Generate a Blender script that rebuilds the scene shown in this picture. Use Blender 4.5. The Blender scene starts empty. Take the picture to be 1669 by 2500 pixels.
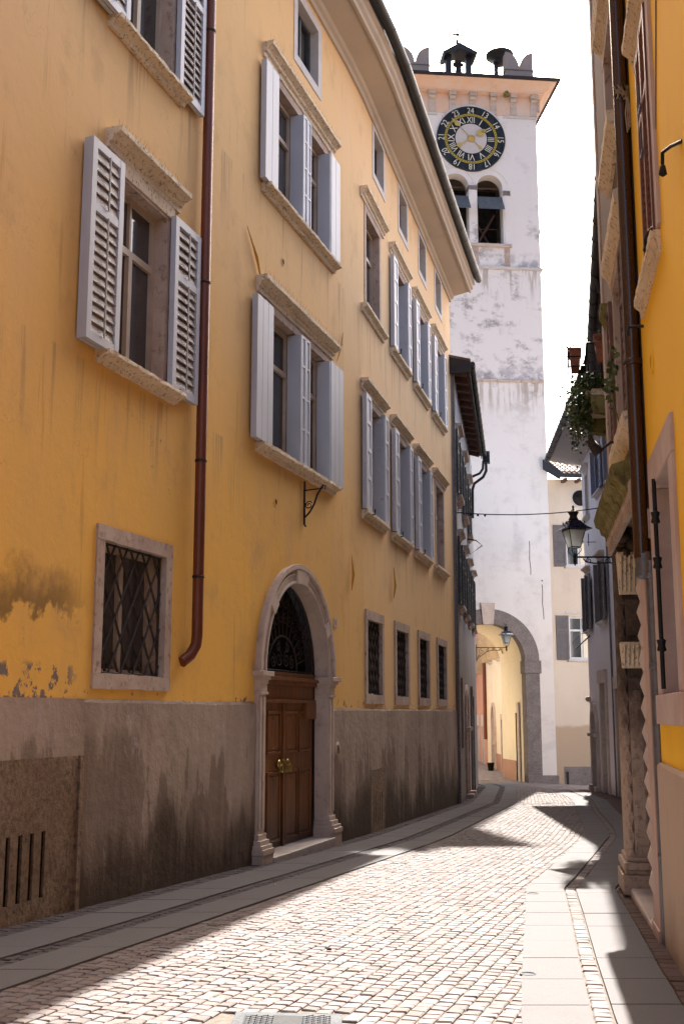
import bpy, bmesh, math, random
from mathutils import Vector, Matrix
R_=math.radians; PI=math.pi
random.seed(7)
SC=bpy.context.scene
# ------------------------------------------------------------ camera
cam=bpy.data.cameras.new('camera'); co=bpy.data.objects.new('camera',cam); SC.collection.objects.link(co)
cam.sensor_fit='VERTICAL'; cam.sensor_height=36.0; cam.lens=36.0*2780/2500
co.location=(0,0,1.6); co.rotation_euler=(R_(90+10),0,0)
cam.clip_start=0.1; cam.clip_end=2000; SC.camera=co
# ------------------------------------------------------------ light
SUN_EL=R_(43.3); SUN_AZ=math.atan(0.232)      # azimuth from +Y towards +X
w=bpy.data.worlds.new('World'); SC.world=w; w.use_nodes=True
nt=w.node_tree; bg=nt.nodes['Background']; sk=nt.nodes.new('ShaderNodeTexSky'); sk.sky_type='NISHITA'
sk.sun_disc=False; sk.sun_elevation=SUN_EL; sk.sun_rotation=SUN_AZ; sk.air_density=0.8; sk.dust_density=6.0; sk.ozone_density=0.0
nt.links.new(sk.outputs[0],bg.inputs[0]); bg.inputs[1].default_value=0.10
sl=bpy.data.lights.new('sun','SUN'); sl.energy=5.0; sl.angle=R_(0.5); sl.color=(1.0,0.95,0.87)
so=bpy.data.objects.new('sun',sl); SC.collection.objects.link(so)
sd=Vector((math.sin(SUN_AZ)*math.cos(SUN_EL),math.cos(SUN_AZ)*math.cos(SUN_EL),math.sin(SUN_EL)))
so.rotation_euler=sd.to_track_quat('Z','Y').to_euler(); so.location=(0,0,40)
vs=SC.view_settings; vs.view_transform='Standard'; vs.look='None'; vs.gamma=1.0; vs.exposure=2.48; vs.use_curve_mapping=False
SC.cycles.max_bounces=10; SC.cycles.diffuse_bounces=6

# ------------------------------------------------------------ ground height
def sm(a,b,x):
    t=min(1,max(0,(x-a)/(b-a))); return t*t*(3-2*t)
def gz(x,y):
    z=0.365-0.0288*min(y,44)-0.10*sm(38,44,y)
    z-=0.25*sm(7.4,9.4,x)*sm(36,43,y)
    return z
# ------------------------------------------------------------ material helpers
class NT:
    def __init__(s,name):
        s.m=bpy.data.materials.new(name); s.m.use_nodes=True; s.t=s.m.node_tree; s.b=s.t.nodes['Principled BSDF']; s._p=None
    def n(s,t,**k):
        x=s.t.nodes.new(t)
        for a,v in k.items(): setattr(x,a,v)
        return x
    def put(s,sock,v):
        if isinstance(v,bpy.types.NodeSocket): s.t.links.new(v,sock)
        elif isinstance(v,(tuple,list)) and len(v)==3 and sock.type=='RGBA': sock.default_value=(*v,1)
        else: sock.default_value=v
    def pos(s):
        if s._p is None: s._p=s.n('ShaderNodeNewGeometry').outputs['Position']
        return s._p
    def sep(s):
        x=s.n('ShaderNodeSeparateXYZ'); s.put(x.inputs[0],s.pos()); return x.outputs
    def noise(s,scale,st=(1,1,1),detail=4,rough=0.55,off=(0,0,0),dist=0):
        mp=s.n('ShaderNodeMapping'); s.put(mp.inputs['Vector'],s.pos()); mp.inputs['Scale'].default_value=st; mp.inputs['Location'].default_value=off
        x=s.n('ShaderNodeTexNoise'); s.put(x.inputs['Vector'],mp.outputs[0]); x.inputs['Scale'].default_value=scale
        x.inputs['Detail'].default_value=detail; x.inputs['Roughness'].default_value=rough; x.inputs['Distortion'].default_value=dist
        return x.outputs['Fac']
    def vor(s,scale,st=(1,1,1),feat='F1',out='Distance'):
        mp=s.n('ShaderNodeMapping'); s.put(mp.inputs['Vector'],s.pos()); mp.inputs['Scale'].default_value=st
        x=s.n('ShaderNodeTexVoronoi',feature=feat); s.put(x.inputs['Vector'],mp.outputs[0]); x.inputs['Scale'].default_value=scale
        return x.outputs[out]
    def mr(s,v,a,b,c=0.0,d=1.0,smooth=True):
        x=s.n('ShaderNodeMapRange',interpolation_type='SMOOTHSTEP' if smooth else 'LINEAR'); s.put(x.inputs[0],v)
        for i,q in zip((1,2,3,4),(a,b,c,d)): s.put(x.inputs[i],q)
        return x.outputs[0]
    def ma(s,op,a,b=0.0,c=None):
        x=s.n('ShaderNodeMath',operation=op); s.put(x.inputs[0],a); s.put(x.inputs[1],b)
        if c is not None: s.put(x.inputs[2],c)
        return x.outputs[0]
    def mix(s,f,a,b,mode='MIX'):
        x=s.n('ShaderNodeMix',data_type='RGBA',blend_type=mode); s.put(x.inputs[0],f); s.put(x.inputs[6],a); s.put(x.inputs[7],b); return x.outputs[2]
    def bump(s,h,strength=0.3,dist=0.01,prev=None):
        x=s.n('ShaderNodeBump'); x.inputs['Strength'].default_value=strength; x.inputs['Distance'].default_value=dist; s.put(x.inputs['Height'],h)
        if prev: s.put(x.inputs['Normal'],prev)
        return x.outputs[0]
    def fin(s,col,rough=0.8,nrm=None,metal=0.0,spec=0.3):
        s.put(s.b.inputs['Base Color'],col); s.put(s.b.inputs['Roughness'],rough); s.b.inputs['Metallic'].default_value=metal
        s.b.inputs['Specular IOR Level'].default_value=spec
        if nrm: s.put(s.b.inputs['Normal'],nrm)
        return s.m
def band(t,v,a,b,c,d):
    return t.ma('MULTIPLY',t.mr(v,a,b),t.mr(v,c,d,1.0,0.0))
AK=0.80   # scales the helper materials' colours down against the raised exposure
def dk(c): return tuple(x*AK for x in c)
def plaster(name,c1,c2,dirt,dirt_amt=0.5,big=0.5,bump=0.25,rough=0.9,stains=None,cover=(0.5,0.7)):
    t=NT(name); c1,c2,dirt=dk(c1),dk(c2),dk(dirt)
    col=t.mix(t.mr(t.noise(big,(1,1,0.7),5),0.35,0.68),c1,c2)
    st=t.noise(2.2,(1,1,0.16),6,0.6,(3,1,0)); bl=t.noise(1.3,(1,1,1),8,0.68,(9,4,2))
    m=t.ma('MULTIPLY',t.mr(t.ma('ADD',t.ma('MULTIPLY',st,0.5),t.ma('MULTIPLY',bl,0.5)),cover[0],cover[1]),dirt_amt)
    col=t.mix(m,col,dirt)
    g=t.noise(90,(1,1,1),3,0.7)
    col=t.mix(t.mr(g,0.3,0.7,0.0,0.12),col,tuple(0.6*x for x in c1))
    if stains: col=stains(t,col)
    b=t.bump(t.noise(7,(1,1,1),6,0.6),bump,0.02); b=t.bump(g,bump*0.6,0.003,b)
    return t.fin(col,rough,b,0,0.15)
def simple(name,c,rough=0.5,metal=0.0,var=0.25,bump=0.1,spec=0.4,scale=8,st=(1,1,1),c2=None,bs=None):
    t=NT(name); c=dk(c); c2=dk(c2) if c2 else None; n=t.noise(scale,st,5,0.6)
    c2=c2 or tuple(x*(1-var) for x in c)
    col=t.mix(t.mr(n,0.35,0.7),c,c2)
    return t.fin(col,rough,t.bump(t.noise(bs or scale*4,st,4,0.6),bump,0.01),metal,spec)
def stone(name,c,c2,spot,amt=0.7,sc=22,bump=0.6,cover=(0.54,0.68)):
    t=NT(name); c,c2,spot=dk(c),dk(c2),dk(spot)
    col=t.mix(t.mr(t.noise(3,(1,1,1),5),0.35,0.7),c,c2)
    col=t.mix(t.ma('MULTIPLY',t.mr(t.noise(sc,(1,1,0.8),6,0.65),cover[0],cover[1]),amt),col,spot)
    b=t.bump(t.noise(sc*1.2,(1,1,1),6,0.7),bump,0.02)
    return t.fin(col,0.85,b,0,0.2)

def yellow_stains(t,col):
    X,Y,Z=t.sep()
    # pink-grey tone growing towards the top, in long vertical washes
    up=t.mr(t.ma('ADD',Z,t.ma('MULTIPLY',t.noise(0.7,(1,1,0.5),4),3.0)),4.5,8.5)
    col=t.mix(t.ma('MULTIPLY',up,0.62),col,(0.66,0.46,0.28))
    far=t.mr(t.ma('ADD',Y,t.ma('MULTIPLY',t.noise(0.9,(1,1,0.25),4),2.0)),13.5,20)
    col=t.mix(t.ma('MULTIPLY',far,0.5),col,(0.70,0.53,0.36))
    # brown tide mark near the left edge
    n=t.noise(2.2,(1,1,1.2),6,0.65); n2=t.noise(7,(1,1,0.35),5,0.6)
    e=t.ma('ADD',Z,t.ma('ADD',t.ma('MULTIPLY',n,0.8),t.ma('MULTIPLY',n2,0.3)))
    m=t.ma('MULTIPLY',band(t,e,2.88,2.96,2.98,3.34),t.mr(Y,8.7,9.35,1,0))
    col=t.mix(t.ma('MULTIPLY',m,0.8),col,(0.17,0.10,0.035))
    # peeled patches just above the dado
    p=t.noise(5.5,(1,1,1),7,0.68,(2,0,5))
    pm=t.ma('MULTIPLY',t.mr(p,0.535,0.55),t.ma('MULTIPLY',t.mr(Z,1.93,1.99,1,0),t.mr(Y,8.9,9.15,1,0)))
    pm2=t.ma('MULTIPLY',t.mr(t.noise(9,(1,1,1),6,0.6),0.61,0.62),t.mr(Z,1.74,1.80,1,0))
    pm=t.ma('MAXIMUM',pm,pm2)
    col=t.mix(pm,col,(0.19,0.15,0.135))
    # little grey-green flakes
    f=t.ma('MULTIPLY',t.mr(t.noise(16,(1,1,0.6),5,0.7,(1,1,1)),0.635,0.65),t.ma('MULTIPLY',band(t,Z,3.7,3.85,4.2,4.35),band(t,Y,10.0,10.15,10.5,10.7)))
    col=t.mix(f,col,(0.2,0.2,0.14))
    # fine drips
    d=t.mr(t.noise(9,(1,1,0.06),4,0.6),0.62,0.72)
    col=t.mix(t.ma('MULTIPLY',d,0.28),col,(0.30,0.16,0.05))
    for z0 in (4.47,7.66):
        dz=t.ma('MULTIPLY',band(t,Z,z0-1.1,z0-0.1,z0-0.02,z0+0.01),t.mr(t.noise(6.0,(1,1,0.05),4,0.65,(z0,0,0)),0.54,0.66))
        col=t.mix(t.ma('MULTIPLY',dz,0.55),col,(0.34,0.22,0.12))
    # hairline cracks
    v=t.ma('ABSOLUTE',t.ma('SUBTRACT',t.noise(0.8,(1,1,0.8),9,0.62,(8,3,1)),0.5))
    col=t.mix(t.ma('MULTIPLY',t.ma('MULTIPLY',t.mr(v,0.0,0.0028,1,0),t.mr(t.noise(1.1),0.5,0.6)),0.4),col,(0.30,0.17,0.07))
    col=t.mix(t.ma('MULTIPLY',t.mr(t.noise(1.7,(1,1,0.8),7,0.7,(2,9,4)),0.52,0.68),0.28),col,(0.40,0.25,0.13))
    return col
def height_above(t):
    X,Y,Z=t.sep(); return t.ma('ADD',t.ma('ADD',Z,t.ma('MULTIPLY',Y,0.0288)),-0.365)
def dado_stains(t,col):
    h=height_above(t)
    n=t.noise(1.6,(1,1,0.25),6,0.62,(5,0,0)); n2=t.noise(0.9,(1,1,0.3),4,0.6,(1,7,0))
    # rising damp: irregular dark tongues
    e=t.ma('SUBTRACT',h,t.ma('MULTIPLY',t.mr(n,0.34,0.62),1.35))
    col=t.mix(t.ma('MULTIPLY',t.mr(e,-0.12,0.12,1,0),0.6),col,(0.13,0.088,0.064))
    e2=t.ma('SUBTRACT',h,t.ma('MULTIPLY',t.mr(n2,0.3,0.7),0.6))
    col=t.mix(t.ma('MULTIPLY',t.mr(e2,-0.05,0.5,1,0),0.72),col,(0.034,0.021,0.013))
    # pale salt bloom
    s=t.ma('MULTIPLY',t.mr(t.noise(3.2,(1,1,0.6),7,0.7),0.56,0.66),band(t,h,1.0,1.25,1.5,1.62))
    col=t.mix(t.ma('MULTIPLY',s,0.6),col,(0.42,0.35,0.32))
    return col
def tower_stains_bounce(t,col):
    X,Y,Z=t.sep()
    # warm pink of bounced light tinted into the upper wall, cooler lower
    col=t.mix(t.ma('MULTIPLY',t.mr(Z,8,16),0.8),col,(0.74,0.67,0.62))
    col=t.mix(t.ma('MULTIPLY',t.mr(t.ma('ADD',Z,t.ma('MULTIPLY',t.noise(0.5),4.0)),3.0,11.0,1,0),0.8),col,(0.64,0.58,0.52))
    g=t.mr(t.noise(1.1,(1,1,1.3),8,0.72,(4,2,8)),0.50,0.66)
    zm=t.ma('ADD',t.ma('MULTIPLY',band(t,Z,13,15,20,24),0.75),0.2)
    col=t.mix(t.ma('MULTIPLY',g,zm),col,(0.31,0.275,0.26))
    for z0 in (14.6,19.35):
        d=t.ma('MULTIPLY',t.mr(t.noise(5,(1,1,0.1),5,0.6),0.48,0.62),band(t,Z,z0-1.6,z0-0.3,z0-0.02,z0))
        col=t.mix(t.ma('MULTIPLY',d,0.7),col,(0.33,0.25,0.20))
        d2=band(t,Z,z0+0.1,z0+0.14,z0+0.2,z0+0.9)
        col=t.mix(t.ma('MULTIPLY',t.ma('MULTIPLY',d2,t.mr(t.noise(3),0.4,0.6)),0.7),col,(0.25,0.23,0.26))
    return col
M={}
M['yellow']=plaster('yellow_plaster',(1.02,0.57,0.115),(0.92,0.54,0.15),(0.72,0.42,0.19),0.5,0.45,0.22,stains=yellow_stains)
M['dado']=plaster('grey_render',(0.48,0.375,0.305),(0.37,0.285,0.225),(0.22,0.16,0.125),0.7,0.9,0.8,stains=dado_stains)
M['tower']=plaster('tower_plaster',(0.84,0.80,0.76),(0.77,0.73,0.69),(0.48,0.44,0.44),0.5,0.35,0.3,stains=tower_stains_bounce)
M['peach']=plaster('peach_plaster',(0.86,0.58,0.42),(0.84,0.64,0.52),(0.5,0.3,0.2),0.4,1.5)

def blue_st(t,col):
    X,Y,Z=t.sep()
    return t.mix(t.mr(t.ma('ADD',Z,t.ma('MULTIPLY',t.noise(0.8),1.5)),2.0,6.5,1,0),col,(0.66,0.58,0.57))
def cream_st(t,col):
    X,Y,Z=t.sep()
    return t.mix(t.ma('MULTIPLY',t.mr(t.ma('ADD',Z,t.ma('MULTIPLY',t.noise(3.0,(1,1,1),5),0.25)),1.15,1.3,1,0),t.mr(Y,43.9,44.2)),col,(0.40,0.30,0.21))
M['blue']=plaster('pale_blue_plaster',(0.90,0.90,0.97),(0.84,0.84,0.90),(0.44,0.42,0.46),0.35,0.5,stains=blue_st)
M['cream']=plaster('cream_plaster',(0.76,0.65,0.52),(0.70,0.59,0.47),(0.50,0.40,0.30),0.35,0.5,stains=cream_st)
def gb_st(t,col):
    X,Y,Z=t.sep()
    return t.mix(t.mr(t.ma('ADD',Z,t.ma('MULTIPLY',t.noise(0.9,(1,1,0.4)),3.0)),3.5,6.5,1,0),col,(0.17,0.135,0.12))
M['greyblue']=plaster('grey_blue_plaster',(0.40,0.42,0.46),(0.34,0.34,0.37),(0.22,0.20,0.20),0.5,0.6,stains=gb_st)
M['ochre']=plaster('bright_ochre_plaster',(1.16,0.68,0.05),(1.1,0.64,0.05),(0.82,0.42,0.045),0.25,0.4,0.1)
M['beige']=plaster('beige_render',(0.58,0.44,0.33),(0.52,0.39,0.29),(0.30,0.22,0.16),0.5,1.2,0.4)
M['warmcream']=plaster('warm_cream_plaster',(0.98,0.87,0.66),(0.93,0.83,0.64),(0.55,0.38,0.2),0.3,0.5)
M['pink']=plaster('pink_plaster',(0.70,0.38,0.27),(0.66,0.36,0.26),(0.5,0.3,0.2),0.3,0.5)
M['pinkdado']=plaster('rose_render',(0.50,0.28,0.20),(0.55,0.34,0.25),(0.3,0.17,0.12),0.5,1.0)
M['pinkstone']=stone('pink_stone_strip',(0.62,0.42,0.34),(0.56,0.42,0.36),(0.36,0.24,0.19),0.4,5,0.2,(0.5,0.75))
M['brownwall']=plaster('brown_plaster',(0.33,0.24,0.19),(0.27,0.20,0.16),(0.12,0.09,0.07),0.7,0.8)
M['soffit']=plaster('soffit_plaster',(0.60,0.52,0.43),(0.55,0.47,0.39),(0.36,0.29,0.24),0.35,0.6,0.1)
M['rose']=stone('rose_limestone',(0.50,0.37,0.30),(0.60,0.48,0.40),(0.17,0.115,0.085),0.75,14,0.4,(0.52,0.7))
M['pale']=stone('pale_limestone',(0.66,0.54,0.46),(0.56,0.45,0.375),(0.26,0.18,0.14),0.5,9,0.25,(0.52,0.74))
M['old']=stone('weathered_limestone',(0.92,0.76,0.56),(0.78,0.64,0.46),(0.20,0.15,0.09),0.75,30,0.6,(0.53,0.64))
M['white']=simple('white_lime_border',(0.66,0.62,0.60),0.8,0,0.12,0.15)
M['moss']=stone('mossy_stone',(0.30,0.26,0.10),(0.22,0.19,0.06),(0.07,0.06,0.02),0.8,10,0.8,(0.45,0.65))
def ornate():
    t=NT('dark_weathered_stone'); X,Y,Z=t.sep()
    n=t.noise(6,(1,1,0.7),7,0.68); e=t.ma('ADD',Z,t.ma('MULTIPLY',n,1.6))
    w=t.mr(e,1.9,2.7)
    col=t.mix(w,(0.42,0.31,0.235),(0.085,0.06,0.045))
    col=t.mix(t.ma('MULTIPLY',t.mr(t.noise(22,(1,1,1),6,0.7),0.5,0.65),0.6),col,(0.16,0.11,0.08))
    return t.fin(col,0.85,t.bump(t.noise(16,(1,1,1),6,0.7),0.8,0.02),0,0.2)
M['ornate_']=stone('dark_weathered_stone',(0.26,0.19,0.14),(0.38,0.29,0.22),(0.05,0.035,0.03),0.85,7,0.8,(0.42,0.6))
M['ornate']=ornate()
M['granite']=stone('grey_granite',(0.29,0.25,0.23),(0.23,0.195,0.18),(0.10,0.08,0.07),0.7,40,0.4,(0.45,0.6))
M['ventstone']=stone('pitted_brown_stone',(0.26,0.17,0.105),(0.34,0.235,0.16),(0.09,0.06,0.038),0.8,24,1.0,(0.42,0.7))
M['shutter']=simple('grey_white_shutter_paint',(0.52,0.54,0.60),0.55,0,0.18,0.15,0.4,3,(1,1,0.3))
def shutter_worn():
    t=NT('worn_shutter_paint')
    col=t.mix(t.mr(t.noise(2,(1,1,0.4),4),0.3,0.7),(0.48,0.50,0.56),(0.41,0.425,0.475))
    col=t.mix(t.mr(t.noise(16,(1,1,0.35),6,0.7),0.66,0.72),col,(0.16,0.14,0.14))
    return t.fin(col,0.55,t.bump(t.noise(30,(1,1,0.2)),0.15,0.005),0,0.35)
M['shutter']=shutter_worn()
M['slat']=simple('beige_grey_slat_paint',(0.44,0.39,0.37),0.6,0,0.25,0.15,0.3,5)
M['darkshutter']=simple('dark_green_grey_shutter',(0.075,0.08,0.085),0.6,0,0.3,0.2,0.3,5)
M['greyshutter']=simple('grey_brown_shutter',(0.17,0.15,0.15),0.6,0,0.2,0.15,0.3,5)
M['blueshutter']=simple('blue_grey_shutter',(0.19,0.22,0.33),0.6,0,0.2,0.15,0.3,5)
M['beigeshutter']=simple('sand_shutter',(0.50,0.38,0.24),0.6,0,0.2,0.15,0.3,5)
M['brownshutter']=simple('red_brown_shutter',(0.23,0.085,0.05),0.45,0,0.2,0.1,0.4,5)
M['casement']=simple('cream_casement_paint',(0.55,0.44,0.34),0.5,0,0.2,0.1,0.4,4)
M['whitewood']=simple('white_casement_paint',(0.72,0.70,0.68),0.5,0,0.12,0.1,0.4,4)
def wood():
    t=NT('varnished_brown_wood')
    g=t.noise(3.5,(6,6,0.5),6,0.65,(0,0,0),0.6)
    col=t.mix(t.mr(g,0.3,0.72),(0.21,0.078,0.016),(0.085,0.029,0.007))
    h=height_above(t)
    col=t.mix(t.ma('MULTIPLY',t.mr(t.ma('ADD',h,t.ma('MULTIPLY',t.noise(3),0.4)),0.35,0.75,1,0),0.6),col,(0.045,0.028,0.018))
    return t.fin(col,0.42,t.bump(g,0.2,0.01),0,0.5)
M['wood']=wood()
M['brownwood']=simple('brown_rafter_wood',(0.20,0.11,0.085),0.75,0,0.35,0.2,0.2,5)
M['iron']=simple('black_iron',(0.018,0.017,0.018),0.55,0.4,0.3,0.3,0.5,20)
M['rustiron']=simple('dull_brown_iron',(0.060,0.045,0.036),0.7,0.2,0.35,0.3,0.3,25)
M['brass']=simple('tarnished_brass',(0.55,0.38,0.12),0.35,0.9,0.3,0.1,0.5,20)
M['copper']=simple('brown_painted_pipe',(0.20,0.05,0.02),0.42,0.15,0.25,0.05,0.5,2,(1,1,0.5))
M['darkpipe']=simple('dark_brown_pipe',(0.050,0.018,0.014),0.25,0.1,0.3,0.03,0.6,3)
M['zinc']=simple('galvanised_pipe',(0.20,0.21,0.24),0.5,0.6,0.3,0.1,0.5,14)
M['gutter']=simple('anthracite_gutter',(0.020,0.020,0.024),0.55,0.2,0.3,0.05,0.5,6)
M['darkfascia']=simple('dark_fascia',(0.035,0.028,0.03),0.7,0,0.3,0.1,0.3,6)
M['lampblue']=simple('glossy_blue_black_lamp_enamel',(0.012,0.018,0.06),0.18,0.3,0.3,0.02,0.6,6)
M['black']=simple('dark_void',(0.006,0.005,0.005),0.9,0,0.2,0,0.1)
M['dark']=simple('dark_interior',(0.035,0.028,0.024),0.9,0,0.4,0,0.1,3)
M['curtain']=simple('grey_curtain',(0.42,0.40,0.40),0.9,0,0.3,0.3,0.1,10,(1,1,0.05))
M['terracotta']=simple('terracotta',(0.36,0.13,0.075),0.8,0,0.3,0.2,0.2,12)
M['navy']=simple('dark_clock_paint',(0.010,0.012,0.016),0.6,0,0.3,0.05,0.2,4,(1,1,0.2),(0.03,0.035,0.045))
M['clockwhite']=simple('white_clock_paint',(0.66,0.58,0.54),0.6,0,0.06,0.05,0.3,6)
M['cream_num']=simple('cream_numeral_paint',(0.82,0.76,0.60),0.6,0,0.1,0.0,0.3,6)
M['gold']=simple('gold_leaf',(0.62,0.42,0.10),0.45,0.3,0.15,0.05,0.5,10)
M['yellowring']=simple('yellow_ring_paint',(0.50,0.36,0.03),0.5,0,0.1,0,0.3,6)
M['bronze']=simple('bell_bronze',(0.05,0.05,0.055),0.45,0.6,0.3,0.1,0.4,10)
M['graymetal']=simple('weathered_zinc_sheet',(0.16,0.17,0.18),0.55,0.4,0.4,0.1,0.3,4,(4,4,0.5))
M['yellowpaint']=simple('yellow_painted_iron',(0.66,0.36,0.05),0.7,0,0.25,0.3,0.3,20)
M['rope']=simple('old_rope',(0.48,0.40,0.30),0.9,0,0.3,0.5,0.1,40)
def glass_mat():
    t=NT('window_glass'); n=t.noise(0.8,(1,1,0.5),3)
    col=t.mix(t.mr(n,0.4,0.65),(0.020,0.018,0.018),(0.055,0.05,0.05))
    return t.fin(col,0.06,t.bump(t.noise(3),0.02,0.01),0,0.7)
M['glass']=glass_mat()
def lampglass():
    t=NT('frosted_lamp_glass'); out=t.t.nodes['Material Output']
    tr=t.n('ShaderNodeBsdfTranslucent'); tr.inputs[0].default_value=(0.9,0.96,0.96,1); mx=t.n('ShaderNodeMixShader'); mx.inputs[0].default_value=0.7
    m=t.fin(t.mix(t.noise(6),(0.85,0.9,0.9),(0.7,0.78,0.78)),0.35,None,0,0.4)
    t.t.links.new(t.b.outputs[0],mx.inputs[1]); t.t.links.new(tr.outputs[0],mx.inputs[2]); t.t.links.new(mx.outputs[0],out.inputs['Surface'])
    return m
M['lampglass']=lampglass()
def leaf_mat():
    t=NT('ivy_leaf'); g=t.n('ShaderNodeNewGeometry').outputs['Random Per Island']
    cr=t.n('ShaderNodeValToRGB'); t.put(cr.inputs[0],g); e=cr.color_ramp.elements
    e[0].color=(0.02,0.04,0.012,1); e[1].color=(0.13,0.15,0.04,1); x=e.new(0.6); x.color=(0.05,0.08,0.02,1)
    t.b.inputs['Subsurface Weight'].default_value=0.0
    return t.fin(cr.outputs[0],0.5,None,0,0.4)
M['leaf']=leaf_mat()
def cobble_mat(name,a,b,c,k=1.0):
    t=NT(name); g=t.n('ShaderNodeNewGeometry').outputs['Random Per Island']
    cr=t.n('ShaderNodeValToRGB'); t.put(cr.inputs[0],g); e=cr.color_ramp.elements
    e[0].color=(*a,1); e[1].color=(*c,1); x=e.new(0.5); x.color=(*b,1)
    n=t.noise(60,(1,1,1),4,0.7)
    col=t.mix(t.mr(n,0.3,0.75,0.0,0.3),cr.outputs[0],tuple(v*0.5 for v in a))
    return t.fin(col,0.85,t.bump(n,0.5,0.006),0,0.12)
M['cobble']=cobble_mat('porphyry_setts',(0.122,0.101,0.097),(0.185,0.148,0.138),(0.160,0.147,0.149))
M['cobble2']=cobble_mat('red_porphyry_setts',(0.075,0.042,0.034),(0.11,0.066,0.054),(0.095,0.07,0.066))
M['cobble_shade']=cobble_mat('shade_tinted_grey_setts',(0.060,0.052,0.055),(0.085,0.070,0.070),(0.07,0.066,0.072))  # setts along the left wall, with the shade darkened into their colour
M['joint']=simple('sandy_joint',(0.17,0.145,0.125),0.95,0,0.35,0.4,0.1,25)
def slabm():
    t=NT('grey_granite_slab'); g=t.n('ShaderNodeNewGeometry').outputs['Random Per Island']
    n=t.noise(140,(1,1,1),2,0.6); 
    col=t.mix(t.mr(n,0.35,0.65),(0.132,0.124,0.126),(0.102,0.095,0.098))
    col=t.mix(t.ma('MULTIPLY',g,0.25),col,(0.11,0.10,0.10))
    col=t.mix(t.ma('MULTIPLY',t.mr(t.noise(2.5,(1,1,1),6,0.7),0.5,0.7),0.25),col,(0.09,0.08,0.075))
    return t.fin(col,0.9,t.bump(n,0.3,0.002),0,0.08)
M['slab']=slabm()
M['tile']=stone('roof_tile',(0.26,0.18,0.14),(0.32,0.25,0.20),(0.10,0.07,0.06),0.7,8,0.4,(0.5,0.65))
M['palemarble']=simple('pale_marble_step',(0.50,0.44,0.41),0.5,0,0.2,0.1,0.4,5)  # even pale stone tone of the doorstep

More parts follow.
